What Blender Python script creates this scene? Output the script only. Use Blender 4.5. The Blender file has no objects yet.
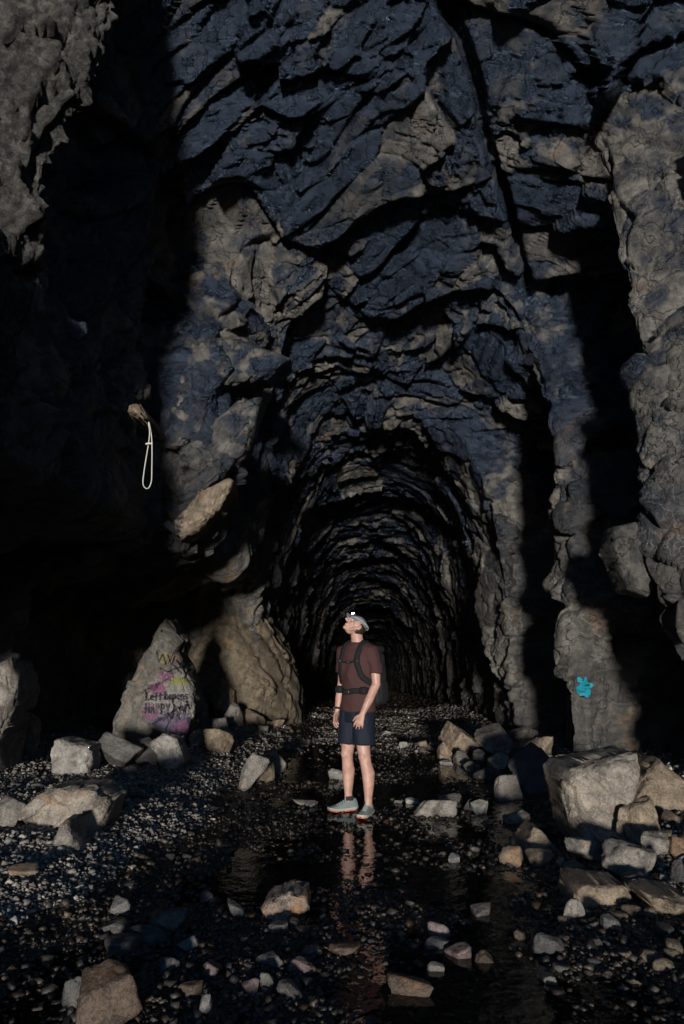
import bpy, bmesh, math, random
import numpy as np
from mathutils import Vector, Matrix, Euler
from mathutils.bvhtree import BVHTree

R = math.radians
sc = bpy.context.scene
col = sc.collection

# ------------------------------------------------------------------ camera
CAM_H, PITCH, FPX = 1.40, R(11.8), 683.0
W, H = 684, 1024
cam_d = bpy.data.cameras.new('camera')
cam = bpy.data.objects.new('camera', cam_d)
col.objects.link(cam)
cam.location = (0, 0, CAM_H)
cam.rotation_euler = (R(90) + PITCH, 0, 0)
cam_d.sensor_fit = 'VERTICAL'
cam_d.sensor_height = 36.0
cam_d.lens = 36.0 * FPX / H
cam_d.clip_start = 0.05
cam_d.clip_end = 3000
sc.camera = cam

# ------------------------------------------------------------------ daylight from the portal behind the camera
SUN_EL, SUN_AZ = R(2.2), R(2.6)      # light travels along +Y, a little to +X and down
world = bpy.data.worlds.new('World')
sc.world = world
world.use_nodes = True
wn = world.node_tree
for n in list(wn.nodes):
    wn.nodes.remove(n)
sky = wn.nodes.new('ShaderNodeTexSky')
sky.sky_type = 'NISHITA'
sky.sun_disc = False
sky.sun_elevation = SUN_EL
sky.sun_rotation = R(180) + SUN_AZ
sky.ozone_density = 5.0
sky.dust_density = 0.2
sky.air_density = 1.6
bg = wn.nodes.new('ShaderNodeBackground')
bg.inputs['Strength'].default_value = 0.15
wo = wn.nodes.new('ShaderNodeOutputWorld')
wn.links.new(sky.outputs[0], bg.inputs['Color'])
wn.links.new(bg.outputs[0], wo.inputs['Surface'])

sun_d = bpy.data.lights.new('sun', 'SUN')
sun_d.energy = 2.3
sun_d.angle = R(5.0)
sun_d.color = (1.0, 0.94, 0.86)
sun = bpy.data.objects.new('sun', sun_d)
col.objects.link(sun)
sdir = Vector((math.sin(SUN_AZ) * math.cos(SUN_EL), math.cos(SUN_AZ) * math.cos(SUN_EL), -math.sin(SUN_EL)))
sun.rotation_euler = sdir.to_track_quat('-Z', 'Y').to_euler()
sun.location = (-2, -30, 4)

vs = sc.view_settings
sc.display_settings.display_device = 'sRGB'
vs.view_transform = 'Standard'
vs.look = 'None'
vs.exposure = 1.0
vs.gamma = 1.0
vs.use_curve_mapping = False
sc.render.engine = 'CYCLES'
sc.cycles.use_denoising = True
sc.cycles.max_bounces = 6
sc.cycles.diffuse_bounces = 3
sc.cycles.glossy_bounces = 3
sc.cycles.transmission_bounces = 4
sc.cycles.caustics_reflective = False
sc.cycles.caustics_refractive = False

# ------------------------------------------------------------------ helpers
def ray(px, py):
    """unit-depth direction of a picture point: (x, y, z) with y = 1"""
    u = (px - W / 2) / FPX
    v = -(py - H / 2) / FPX
    c, s = math.cos(PITCH), math.sin(PITCH)
    y = c - v * s
    z = s + v * c
    return u / y, z / y

def at(px, py, d):
    a, b = ray(px, py)
    return Vector((a * d, d, CAM_H + b * d))

def floor_at(px, py, z=0.0):
    a, b = ray(px, py)
    d = (z - CAM_H) / b
    return Vector((a * d, d, z))

def mpp(d, py=700):
    """metres for one picture pixel at depth d"""
    v = -(py - H / 2) / FPX
    return d / (FPX * (math.cos(PITCH) - v * math.sin(PITCH)))

def sstep(a, b, x):
    t = np.clip((x - a) / (b - a), 0, 1)
    return t * t * (3 - 2 * t)

def tag(o, label=None, cat=None, group=None, kind=None):
    if label: o['label'] = label
    if cat: o['category'] = cat
    if group: o['group'] = group
    if kind: o['kind'] = kind
    return o

def link(name, me, mat=None, parent=None, loc=None, rot=None, smooth=True):
    o = bpy.data.objects.new(name, me)
    col.objects.link(o)
    if mat is not None:
        me.materials.clear()
        me.materials.append(mat)
    if smooth and len(me.polygons):
        me.polygons.foreach_set('use_smooth', np.ones(len(me.polygons), dtype=bool))
    if parent: o.parent = parent
    if loc is not None: o.location = loc
    if rot is not None: o.rotation_euler = rot
    return o

def empty(name, loc=(0, 0, 0), rz=0.0):
    o = bpy.data.objects.new(name, None)
    col.objects.link(o)
    o.location = loc
    o.rotation_euler = (0, 0, rz)
    o.empty_display_size = 0.1
    return o

def quick_mesh(name, V, F):
    """V (n,3) array, F (m,k) int array, all faces with k corners"""
    V = np.asarray(V, dtype=np.float32); F = np.asarray(F, dtype=np.int32)
    me = bpy.data.meshes.new(name)
    k = F.shape[1]
    me.vertices.add(len(V)); me.vertices.foreach_set('co', V.ravel())
    me.loops.add(F.size); me.loops.foreach_set('vertex_index', F.ravel())
    me.polygons.add(len(F))
    me.polygons.foreach_set('loop_start', np.arange(0, F.size, k, dtype=np.int32))
    me.update(calc_edges=True)
    me.validate()
    return me

# ------------------------------------------------------------------ numpy noise
def _hash(ix, iy, iz, seed):
    h = (ix.astype(np.uint32) * np.uint32(374761393) + iy.astype(np.uint32) * np.uint32(668265263)
         + iz.astype(np.uint32) * np.uint32(2147483647) + np.uint32((seed * 974711 + 12345) & 0xffffffff))
    h ^= h >> np.uint32(13); h *= np.uint32(1274126177)
    h ^= h >> np.uint32(16); h *= np.uint32(2246822519)
    h ^= h >> np.uint32(13)
    return h

def _f(h):
    return (h & np.uint32(0xffffff)).astype(np.float32) / np.float32(16777216.0)

def _next(h):
    h = h * np.uint32(1664525) + np.uint32(1013904223)
    return h ^ (h >> np.uint32(15))

def perlin(P, seed=0):
    P = P.astype(np.float32)
    I = np.floor(P).astype(np.int32)
    fr = P - I
    w = fr * fr * fr * (fr * (fr * 6 - 15) + 10)
    out = np.zeros(len(P), np.float32)
    for dx in (0, 1):
        for dy in (0, 1):
            for dz in (0, 1):
                h = _hash(I[:, 0] + dx, I[:, 1] + dy, I[:, 2] + dz, seed)
                g0 = _f(h) * 2 - 1; h = _next(h); g1 = _f(h) * 2 - 1; h = _next(h); g2 = _f(h) * 2 - 1
                dot = g0 * (fr[:, 0] - dx) + g1 * (fr[:, 1] - dy) + g2 * (fr[:, 2] - dz)
                wx = w[:, 0] if dx else 1 - w[:, 0]
                wy = w[:, 1] if dy else 1 - w[:, 1]
                wz = w[:, 2] if dz else 1 - w[:, 2]
                out += dot * wx * wy * wz
    return out

def fbm(P, octaves=4, seed=0, gain=0.5):
    o = np.zeros(len(P), np.float32); a = 1.0; Q = P.copy()
    for k in range(octaves):
        o += a * perlin(Q, seed + k)
        Q = Q * 2.03 + 7.1; a *= gain
    return o

def facets(P, seed=0, tilt=(1, 1, 1), bias=(0, 0, 0), step=1.0, chunk=150000):
    """every Worley cell is a randomly offset, randomly tilted plane; returns value, edge distance"""
    n = len(P)
    val = np.empty(n, np.float32); edge = np.empty(n, np.float32); own = np.empty(n, np.float32)
    for c0 in range(0, n, chunk):
        p = P[c0:c0 + chunk].astype(np.float32)
        I = np.floor(p).astype(np.int32)
        m = len(p)
        f1 = np.full(m, 9e9, np.float32); f2 = np.full(m, 9e9, np.float32); v = np.zeros(m, np.float32); rn = np.zeros(m, np.float32)
        for dx in (-1, 0, 1):
            for dy in (-1, 0, 1):
                for dz in (-1, 0, 1):
                    h = _hash(I[:, 0] + dx, I[:, 1] + dy, I[:, 2] + dz, seed)
                    r0 = _f(h); h = _next(h); r1 = _f(h); h = _next(h); r2 = _f(h); h = _next(h)
                    ax = I[:, 0] + dx + r0 - p[:, 0]; ay = I[:, 1] + dy + r1 - p[:, 1]; az = I[:, 2] + dz + r2 - p[:, 2]
                    d = ax * ax + ay * ay + az * az
                    near = d < f1
                    f2 = np.where(near, f1, np.minimum(f2, d))
                    idx = np.nonzero(near)[0]
                    if len(idx):
                        hh = h[idx]
                        s0 = _f(hh); hh = _next(hh); g0 = _f(hh) * 2 - 1; hh = _next(hh); g1 = _f(hh) * 2 - 1; hh = _next(hh); g2 = _f(hh) * 2 - 1
                        v[idx] = (s0 - 0.5) * step - (ax[idx] * (g0 * tilt[0] + bias[0]) + ay[idx] * (g1 * tilt[1] + bias[1]) + az[idx] * (g2 * tilt[2] + bias[2]))
                        f1[idx] = d[idx]; hh = _next(hh); rn[idx] = _f(hh)
        val[c0:c0 + m] = v; own[c0:c0 + m] = rn
        edge[c0:c0 + m] = np.sqrt(f2) - np.sqrt(f1)
    facets.own = own
    return val, edge

# ------------------------------------------------------------------ materials
class NT:
    def __init__(self, name):
        self.m = bpy.data.materials.new(name); self.m.use_nodes = True
        self.t = self.m.node_tree
        for n in list(self.t.nodes): self.t.nodes.remove(n)
        self.out = self.n('ShaderNodeOutputMaterial')
        self.b = self.n('ShaderNodeBsdfPrincipled')
        self.l(self.b.outputs[0], self.out.inputs['Surface'])
    def n(self, t, **kw):
        x = self.t.nodes.new(t)
        for k, v in kw.items(): setattr(x, k, v)
        return x
    def l(self, a, b): self.t.links.new(a, b)
    def noise(self, vec, scale, detail=6, rough=0.6, dist=0.0):
        x = self.n('ShaderNodeTexNoise'); x.inputs['Scale'].default_value = scale
        x.inputs['Detail'].default_value = detail; x.inputs['Roughness'].default_value = rough
        x.inputs['Distortion'].default_value = dist
        self.l(vec, x.inputs['Vector']); return x.outputs['Fac']
    def ramp(self, fac, a, b):
        x = self.n('ShaderNodeMapRange'); x.inputs['From Min'].default_value = a; x.inputs['From Max'].default_value = b
        x.interpolation_type = 'SMOOTHSTEP'
        self.l(fac, x.inputs['Value']); return x.outputs[0]
    def mix(self, fac, a, b, mode='MIX'):
        x = self.n('ShaderNodeMix', data_type='RGBA', blend_type=mode)
        for s, v in ((0, fac), (6, a), (7, b)):
            if isinstance(v, (tuple, list)): x.inputs[s].default_value = (*v[:3], 1)
            elif isinstance(v, (int, float)): x.inputs[s].default_value = v
            else: self.l(v, x.inputs[s])
        return x.outputs[2]
    def math(self, op, a, b=0.5):
        x = self.n('ShaderNodeMath', operation=op)
        for s, v in ((0, a), (1, b)):
            if isinstance(v, (int, float)): x.inputs[s].default_value = v
            else: self.l(v, x.inputs[s])
        return x.outputs[0]
    def coords(self, spread=0.0):
        tc = self.n('ShaderNodeTexCoord')
        if not spread: return tc.outputs['Object']
        oi = self.n('ShaderNodeObjectInfo')
        mu = self.n('ShaderNodeVectorMath', operation='ADD')
        sc_ = self.n('ShaderNodeMath', operation='MULTIPLY'); sc_.inputs[1].default_value = spread
        self.l(oi.outputs['Random'], sc_.inputs[0])
        self.l(tc.outputs['Object'], mu.inputs[0]); self.l(sc_.outputs[0], mu.inputs[1])
        return mu.outputs[0]
    def bump(self, hs, dist=0.02, strength=1.0):
        prev = None
        for h, d in hs:
            x = self.n('ShaderNodeBump'); x.inputs['Strength'].default_value = strength
            x.inputs['Distance'].default_value = d
            self.l(h, x.inputs['Height'])
            if prev is not None: self.l(prev, x.inputs['Normal'])
            prev = x.outputs[0]
        self.l(prev, self.b.inputs['Normal'])

def plain(name, c, rough=0.6, bump=0.0, bscale=80, spec=0.4, var=0.0):
    t = NT(name); v = t.coords()
    t.b.inputs['Roughness'].default_value = rough
    t.b.inputs['Specular IOR Level'].default_value = spec
    n = t.noise(v, bscale, 5)
    if var:
        t.l(t.mix(t.ramp(n, .3, .7), tuple(x * (1 - var) for x in c), tuple(min(1, x * (1 + var)) for x in c)), t.b.inputs['Base Color'])
    else:
        t.b.inputs['Base Color'].default_value = (*c, 1)
    if bump: t.bump([(n, bump)])
    return t.m

def rock_mat(name, dark, light, rust=None, rust_amt=0.5, scale=1.0, rough=0.75, pale=None, spread=20.0, fine=0.012, soot=False):
    t = NT(name); v = t.coords(spread)
    big = t.noise(v, 1.1 * scale, 6, 0.6, 0.4)
    mid = t.noise(v, 5.0 * scale, 8, 0.68, 0.3)
    fin = t.noise(v, 38.0 * scale, 6, 0.7)
    c = t.mix(t.ramp(mid, .36, .64), dark, light)
    st = t.noise(v, 2.6 * scale, 9, 0.72, 0.6)
    c = t.mix(t.math('MULTIPLY', t.ramp(st, .51, .60), 0.75), c, tuple(x * .55 for x in dark))
    c = t.mix(t.ramp(big, .42, .62), t.mix(0.5, c, dark), c)
    if rust:
        rn = t.noise(v, 2.3 * scale, 7, 0.62, 0.8)
        c = t.mix(t.math('MULTIPLY', t.ramp(rn, .66 - .25 * rust_amt, .80 - .22 * rust_amt), 0.75), c, rust)
    if pale:
        pn = t.noise(v, 3.4 * scale, 9, 0.75, 1.2)
        c = t.mix(t.math('MULTIPLY', t.ramp(pn, .56, .72), 0.6), c, pale)
    rn2 = t.noise(v, 1.7 * scale, 3, 0.5)
    # thin mineral veins
    vo = t.n('ShaderNodeTexVoronoi', feature='DISTANCE_TO_EDGE'); vo.inputs['Scale'].default_value = 2.2 * scale
    wv = t.n('ShaderNodeVectorMath', operation='ADD'); nn = t.n('ShaderNodeTexNoise'); nn.inputs['Scale'].default_value = 3 * scale
    nn.inputs['Detail'].default_value = 5
    t.l(v, nn.inputs['Vector']); t.l(v, wv.inputs[0]); t.l(nn.outputs['Color'], wv.inputs[1]); t.l(wv.outputs[0], vo.inputs['Vector'])
    crack = t.ramp(vo.outputs['Distance'], 0.0, 0.02)
    c = t.mix(t.math('MULTIPLY', t.math('SUBTRACT', 1.0, crack), t.math('MULTIPLY', t.ramp(rn2, .5, .66), 0.75 if soot else 0.25)), c, tuple(x * .45 for x in dark))
    c = t.mix(t.math('MULTIPLY', t.ramp(fin, .52, .72), 0.5), c, tuple(min(1, x * 1.6) for x in light))
    c = t.mix(t.math('MULTIPLY', t.ramp(fin, .48, .34), 0.55), c, tuple(x * .6 for x in dark))
    rv = t.math('ADD', t.math('MULTIPLY', mid, 0.35), rough - 0.18)
    if soot:
        mp = t.n('ShaderNodeMapping'); mp.inputs['Scale'].default_value = (2.6, 2.6, 0.35); t.l(v, mp.inputs[0])
        run = t.noise(mp.outputs[0], 1.0, 8, 0.7, 0.5)
        c = t.mix(t.math('MULTIPLY', t.ramp(run, .56, .66), 0.55), c, (0.24, 0.23, 0.205))
        c = t.mix(t.math('MULTIPLY', t.ramp(run, .44, .36), 0.6), c, (0.022, 0.021, 0.022))
        vn = t.n('ShaderNodeTexVoronoi', feature='DISTANCE_TO_EDGE'); vn.inputs['Scale'].default_value = 5.5; t.l(wv.outputs[0], vn.inputs['Vector'])
        c = t.mix(t.math('MULTIPLY', t.ramp(vn.outputs['Distance'], .05, 0.0), t.math('MULTIPLY', t.ramp(rn2, .5, .6), 0.5)), c, (0.27, 0.27, 0.26))
        ge = t.n('ShaderNodeNewGeometry'); sp = t.n('ShaderNodeSeparateXYZ'); t.l(ge.outputs['Position'], sp.inputs[0])
        hz = t.math('ADD', sp.outputs['Z'], t.math('MULTIPLY', t.math('SUBTRACT', big, 0.5), 4.5))
        hz = t.math('ADD', hz, t.math('MULTIPLY', sp.outputs['Y'], 0.035))
        sm = t.ramp(hz, 2.6, 5.4)
        soot_skyblue = t.mix(t.ramp(mid, .35, .7), (0.005, 0.010, 0.032), (0.050, 0.062, 0.102))  # soot colour carries the blue of skylight
        c = t.mix(t.math('MULTIPLY', sm, 0.80), c, soot_skyblue)
        rv = t.math('SUBTRACT', rv, t.math('MULTIPLY', sm, 0.30))
    t.l(c, t.b.inputs['Base Color'])
    t.l(rv, t.b.inputs['Roughness'])
    t.b.inputs['Specular IOR Level'].default_value = 0.45
    t.bump([(mid, fine * 3.5 / scale), (fin, fine * 1.2 / scale), (crack, fine * 0.6 * (1 if soot else .3))])
    return t.m

def tunnel_mat():
    """blasted rock: every break face has its own tone (vertex attribute), then stains, veins, run-off and railway soot with skylight blue and depth falloff painted in"""
    t = NT('tunnel_rock'); v = t.coords()
    at_ = t.n('ShaderNodeAttribute'); at_.attribute_name = 'tone'
    tone = at_.outputs['Fac']
    big = t.noise(v, 0.9, 5, 0.6, 0.4)
    mid = t.noise(v, 6.0, 9, 0.70, 0.4)
    fin = t.noise(v, 34.0, 7, 0.75)
    k = t.math('ADD', t.math('MULTIPLY', tone, 0.60), t.math('MULTIPLY', t.ramp(mid, .36, .66), 0.34))
    cr = t.n('ShaderNodeValToRGB'); e = cr.color_ramp.elements
    e[0].position = 0.10; e[0].color = (0.010, 0.0105, 0.013, 1)
    e[1].position = 0.95; e[1].color = (0.23, 0.215, 0.185, 1)
    for p_, c_ in ((0.36, (0.030, 0.029, 0.028)), (0.56, (0.066, 0.061, 0.054)), (0.76, (0.130, 0.120, 0.102))):
        q = e.new(p_); q.color = (*c_, 1)
    t.l(k, cr.inputs[0])
    c = cr.outputs[0]
    rn = t.noise(v, 1.5, 8, 0.62, 0.9)
    c = t.mix(t.math('MULTIPLY', t.ramp(rn, .57, .68), 0.6), c, (0.15, 0.082, 0.034))
    mp = t.n('ShaderNodeMapping'); mp.inputs['Scale'].default_value = (3.2, 3.2, 0.35); t.l(v, mp.inputs[0])
    run = t.noise(mp.outputs[0], 1.0, 8, 0.72, 0.4)
    c = t.mix(t.math('MULTIPLY', t.ramp(run, .57, .66), 0.32), c, (0.25, 0.24, 0.215))
    c = t.mix(t.math('MULTIPLY', t.ramp(run, .45, .37), 0.65), c, (0.016, 0.0155, 0.017))
    nn = t.n('ShaderNodeTexNoise'); nn.inputs['Scale'].default_value = 2.5; nn.inputs['Detail'].default_value = 6; t.l(v, nn.inputs['Vector'])
    wv = t.n('ShaderNodeVectorMath', operation='ADD'); t.l(v, wv.inputs[0]); t.l(nn.outputs['Color'], wv.inputs[1])
    vo = t.n('ShaderNodeTexVoronoi', feature='DISTANCE_TO_EDGE'); vo.inputs['Scale'].default_value = 1.7; t.l(wv.outputs[0], vo.inputs['Vector'])
    crack = t.ramp(vo.outputs['Distance'], 0.0, 0.022)
    c = t.mix(t.math('MULTIPLY', t.math('SUBTRACT', 1.0, crack), 0.8), c, (0.010, 0.010, 0.011))
    vn = t.n('ShaderNodeTexVoronoi', feature='DISTANCE_TO_EDGE'); vn.inputs['Scale'].default_value = 4.5; t.l(wv.outputs[0], vn.inputs['Vector'])
    c = t.mix(t.math('MULTIPLY', t.ramp(vn.outputs['Distance'], .05, 0.0), t.math('MULTIPLY', t.ramp(big, .5, .6), 0.55)), c, (0.30, 0.30, 0.29))
    c = t.mix(t.math('MULTIPLY', t.ramp(fin, .54, .70), 0.34), c, (0.20, 0.187, 0.162))
    c = t.mix(t.math('MULTIPLY', t.ramp(fin, .47, .34), 0.60), c, (0.014, 0.014, 0.016))
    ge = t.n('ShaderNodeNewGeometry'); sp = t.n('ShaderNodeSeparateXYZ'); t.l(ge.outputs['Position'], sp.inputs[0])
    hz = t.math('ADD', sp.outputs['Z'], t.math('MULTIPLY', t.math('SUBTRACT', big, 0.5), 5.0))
    hz = t.math('ADD', hz, t.math('MULTIPLY', sp.outputs['Y'], 0.06))  # more soot deeper inside: daylight falloff put into the colour
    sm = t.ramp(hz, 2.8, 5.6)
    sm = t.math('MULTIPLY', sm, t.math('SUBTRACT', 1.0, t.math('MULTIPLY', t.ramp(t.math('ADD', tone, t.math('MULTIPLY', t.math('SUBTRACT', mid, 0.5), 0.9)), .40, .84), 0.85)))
    soot_skyblue = t.mix(t.ramp(mid, .40, .66), (0.0025, 0.0033, 0.0075), (0.016, 0.020, 0.034))  # sooty black with a skylight blue cast painted in
    c = t.mix(t.math('MULTIPLY', sm, 0.92), c, soot_skyblue)
    t.l(c, t.b.inputs['Base Color'])
    rv = t.math('ADD', t.math('MULTIPLY', mid, 0.35), 0.42)
    rv = t.math('SUBTRACT', rv, t.math('MULTIPLY', sm, 0.30))
    t.l(rv, t.b.inputs['Roughness'])
    t.b.inputs['Specular IOR Level'].default_value = 0.95
    t.l(t.mix(sm, (1, 1, 1), (0.46, 0.66, 1.0)), t.b.inputs['Specular Tint'])  # blue skylight glints put into the specular tint of sooty rock
    t.bump([(mid, 0.060), (fin, 0.026), (crack, 0.02)])
    return t.m

M = {}
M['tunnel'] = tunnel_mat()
M['grey'] = rock_mat('grey_granite', (0.105, 0.098, 0.090), (0.30, 0.275, 0.24), rust=(0.20, 0.125, 0.07), rust_amt=0.35, scale=2.2, fine=0.010)
M['block'] = rock_mat('pale_rusty_granite', (0.15, 0.132, 0.112), (0.37, 0.33, 0.275), rust=(0.26, 0.165, 0.09), rust_amt=0.5, scale=1.6, fine=0.010)
M['tan'] = rock_mat('tan_granite', (0.12, 0.094, 0.068), (0.31, 0.25, 0.18), rust=(0.24, 0.135, 0.065), rust_amt=0.45, scale=2.2, fine=0.010)
M['pale'] = rock_mat('pale_granite', (0.18, 0.172, 0.16), (0.38, 0.36, 0.33), rust=(0.22, 0.15, 0.10), rust_amt=0.3, scale=2.5, fine=0.010)
M['orange'] = rock_mat('rusty_granite', (0.09, 0.055, 0.034), (0.22, 0.145, 0.085), rust=(0.26, 0.12, 0.045), rust_amt=0.5, scale=2.5, fine=0.010)
M['splash'] = rock_mat('white_and_orange_granite', (0.15, 0.12, 0.10), (0.34, 0.29, 0.25), rust=(0.30, 0.14, 0.05), rust_amt=0.75, scale=2.5, fine=0.010)
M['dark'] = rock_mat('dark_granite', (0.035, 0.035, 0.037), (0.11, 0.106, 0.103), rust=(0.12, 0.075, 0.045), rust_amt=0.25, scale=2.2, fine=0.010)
M['pink'] = rock_mat('pinkish_granite', (0.11, 0.08, 0.078), (0.24, 0.19, 0.185), rust=(0.19, 0.10, 0.075), rust_amt=0.4, scale=3.0, fine=0.008)
M['wet'] = rock_mat('wet_stone', (0.022, 0.020, 0.018), (0.085, 0.076, 0.065), rust=(0.11, 0.06, 0.03), rust_amt=0.45, scale=4.0, rough=0.42, fine=0.006)
M['shadedwetbrown'] = rock_mat('shaded_wet_brown_stone', (0.040, 0.028, 0.020), (0.115, 0.080, 0.056), rust=(0.14, 0.07, 0.03), rust_amt=0.4, scale=2.5, rough=0.5, fine=0.010)  # this and the next three: wet stone, darkened to paint dim foreground light
M['shadedwetgrey'] = rock_mat('shaded_wet_grey_stone', (0.045, 0.044, 0.043), (0.135, 0.130, 0.122), rust=(0.11, 0.07, 0.045), rust_amt=0.3, scale=2.5, rough=0.5, fine=0.010)
M['shadedwetpale'] = rock_mat('shaded_wet_pale_stone', (0.09, 0.088, 0.085), (0.21, 0.20, 0.19), rust=(0.14, 0.10, 0.07), rust_amt=0.3, scale=2.5, rough=0.5, fine=0.010)
M['shadedwetpink'] = rock_mat('shaded_wet_pink_stone', (0.075, 0.054, 0.053), (0.18, 0.135, 0.13), rust=(0.14, 0.075, 0.055), rust_amt=0.4, scale=3.0, rough=0.5, fine=0.008)
M['earth'] = rock_mat('sandy_earth', (0.075, 0.060, 0.042), (0.165, 0.135, 0.094), rust=(0.19, 0.125, 0.065), rust_amt=0.4, scale=1.8, rough=0.9, fine=0.012)
M['crust'] = rock_mat('crusty_rock', (0.018, 0.0175, 0.017), (0.14, 0.135, 0.126), rust=(0.10, 0.07, 0.045), rust_amt=0.15, scale=3.0, rough=0.85, fine=0.03)
M['letter'] = rock_mat('weathered_boulder', (0.055, 0.051, 0.045), (0.165, 0.155, 0.135), rust=(0.16, 0.10, 0.06), rust_amt=0.5, scale=2.0, fine=0.008)

# ------------------------------------------------------------------ the tunnel
def lerp_keys(x, keys):
    k = np.array(keys, dtype=np.float64)
    return np.interp(x, k[:, 0], k[:, 1])

def build_tunnel():
    # depth rows: fine where the camera sees the rock close, coarse behind it and far inside
    rows = [2.2]
    while rows[-1] < 150:
        d = rows[-1]
        if d < 3.0: st = 0.16
        elif d < 4.2: st = 0.04
        elif d < 13: st = 0.0185
        else: st = 0.0185 * (d / 13) ** 1.9
        rows.append(d + min(st, 2.5))
    rows = np.array(rows)
    # extra rows at the abrupt steps of the side walls
    extra = [np.linspace(c - 0.10, c + 0.10, 26) for c in (5.25, 8.60, 7.40, 9.20, 9.70, 11.6)]
    rows = np.unique(np.concatenate([rows] + extra))
    nc = 620
    al = np.pi * (1.0 - np.linspace(0, 1, 4000))
    def ring(p):
        ex = 2.0 / p
        X = np.sign(np.cos(al)) * np.abs(np.cos(al)) ** ex; Z = np.abs(np.sin(al)) ** ex
        seg = np.r_[0, np.cumsum(np.hypot(np.diff(X) * 2.4, np.diff(Z) * 7.0))]
        t = np.linspace(0, seg[-1], nc)
        return np.interp(t, seg, X), np.interp(t, seg, Z)
    XA, ZA = ring(2.7); XB, ZB = ring(7.0)
    D = np.repeat(rows[:, None], nc, 1)
    wB = 1 - sstep(8.0, 13.0, D)
    XX = XA[None] * (1 - wB) + XB[None] * wB
    ZZ = ZA[None] * (1 - wB) + ZB[None] * wB
    X = XA
    hgt = lerp_keys(D, [(2, 11.0), (5, 9.5), (6, 8.7), (8, 7.6), (10, 6.7), (12, 6.05), (14, 5.65), (18, 5.2), (24, 4.7), (30, 4.4), (150, 4.3)])
    hw = lerp_keys(D, [(-7, 2.55), (6, 2.5), (9, 2.4), (15, 2.25), (28, 2.2), (150, 2.2)])
    cx = 0.040 * D + 0.02
    z = ZZ * (hgt + 0.5) - 0.5
    drop = 0.045 * np.maximum(0, D - 17)          # the bore runs slightly downhill
    x = cx + hw * XX
    side = sstep(0.55, 0.93, np.abs(XX))
    rgt = (XX > 0) * side
    lft = (XX < 0) * side
    wob = 0.12 * perlin(np.stack([D.ravel() * 0, z.ravel() * 0.8, D.ravel() * 0.0 + 3], 1), 5).reshape(D.shape)
    def box(a, b, s=0.06, shift=0.0):
        dd = D + shift
        return sstep(a - s, a + s, dd) * (1 - sstep(b - s, b + s, dd))
    # right side: near buttress, deep slot, hanging pillar, slot, wall
    zt = z
    r_near = (1 - sstep(7.34, 7.46, D + wob)) * (0.62 + 0.42 * (1 - sstep(0.2, 1.9, zt)) - 0.22 * np.exp(-((zt - 2.3) / 0.6) ** 2) + 1.5 * (1 - sstep(6.0, 7.35, D)))
    slot1_top = 1 - sstep(5.9, 7.9, zt)
    r_slot1 = box(7.40, 9.20, shift=wob) * 1.75 * slot1_top
    r_pil = box(9.20, 9.70, shift=wob) * (0.38 - 0.17 * (1 - sstep(1.6, 2.6, zt)) - 0.25 * sstep(3.6, 6.5, zt) + 0.22 * sstep(4.2, 6.0, zt) * 0)
    r_slot2 = box(9.70, 11.6, shift=wob) * (1.35 * (1 - sstep(4.9, 5.9, zt)) - 0.75 * (1 - sstep(1.3, 1.9, zt)) * box(9.70, 10.5))
    x = x + rgt * (r_near + r_slot1 + r_pil + r_slot2)
    # left side: overhanging near buttress (unseen lower part added as sun blocker), deep recess with an undercut, then the wall
    edge = lerp_keys(zt, [(0.0, -5.2), (1.2, -4.9), (1.6, -4.0), (1.9, -3.2), (2.3, -2.6), (2.7, -2.35), (3.2, -2.30), (4.0, -2.32), (4.4, -2.62), (4.8, -2.60), (5.2, -2.47), (5.6, -2.4), (6.1, -2.3), (6.6, -2.17), (9, -2.1)])
    dend = 3.9 + 1.35 * sstep(4.0, 4.7, zt)  # lower part brought forward out of view, shaped to shade the recess
    l_near = (1 - sstep(dend - .1, dend + .1, D + wob * 0.6)) * (edge - 1.3 * (1 - sstep(dend - 1.15, dend - .1, D)) - (cx - hw))
    upper = sstep(2.5, 3.0, zt)
    l_rec = sstep(dend - .1, dend + .1, D + wob * .6) * (1 - sstep(8.54, 8.66, D + wob)) * ((-0.42 - 0.20 * sstep(4.2, 5.0, zt)) * upper - 2.7 * (1 - upper))
    l_und = sstep(8.55, 8.7, D + wob) * (1 - sstep(12.6, 13.6, D)) * (-2.9 * (1 - sstep(2.2, 3.1, zt + 0.05 * (D - 8))))
    l_cor = sstep(8.5, 8.7, D + wob) * (1 - sstep(9.2, 10.4, D)) * 0.25 * sstep(2.8, 3.2, zt)
    x = x + lft * (l_near + l_rec + l_und + l_cor)
    P = np.stack([x, D, z - drop], -1)
    # inward normals of the undisplaced sheet
    du = np.gradient(P, axis=0); dv = np.gradient(P, axis=1)
    N = np.cross(dv, du)
    N /= np.linalg.norm(N, axis=2, keepdims=True) + 1e-9
    mid = np.stack([cx, D, np.full_like(D, 2.5)], -1)
    if np.mean(np.sum(N * (mid - P), -1)) < 0: N = -N
    for _ in range(3):
        N[1:-1] = (N[:-2] + 2 * N[1:-1] + N[2:]) / 4
    N /= np.linalg.norm(N, axis=2, keepdims=True) + 1e-9
    shp = D.shape
    Pf = P.reshape(-1, 3).astype(np.float32); Nf = N.reshape(-1, 3)
    # bedding dips to the right: tilt the noise space a little
    Q = Pf.copy()
    Q[:, 1] += 0.30 * Pf[:, 0] + 0.12 * Pf[:, 2]
    warp = np.stack([perlin(Q * 0.55, 11), perlin(Q * 0.55, 12), perlin(Q * 0.55, 13)], 1)
    warp2 = np.stack([perlin(Q * 2.1, 14), perlin(Q * 2.1, 15), perlin(Q * 2.1, 16)], 1)
    Q = Q + 0.9 * warp + 0.03 * warp2
    near = 1 - sstep(11, 22, Pf[:, 1])
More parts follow.
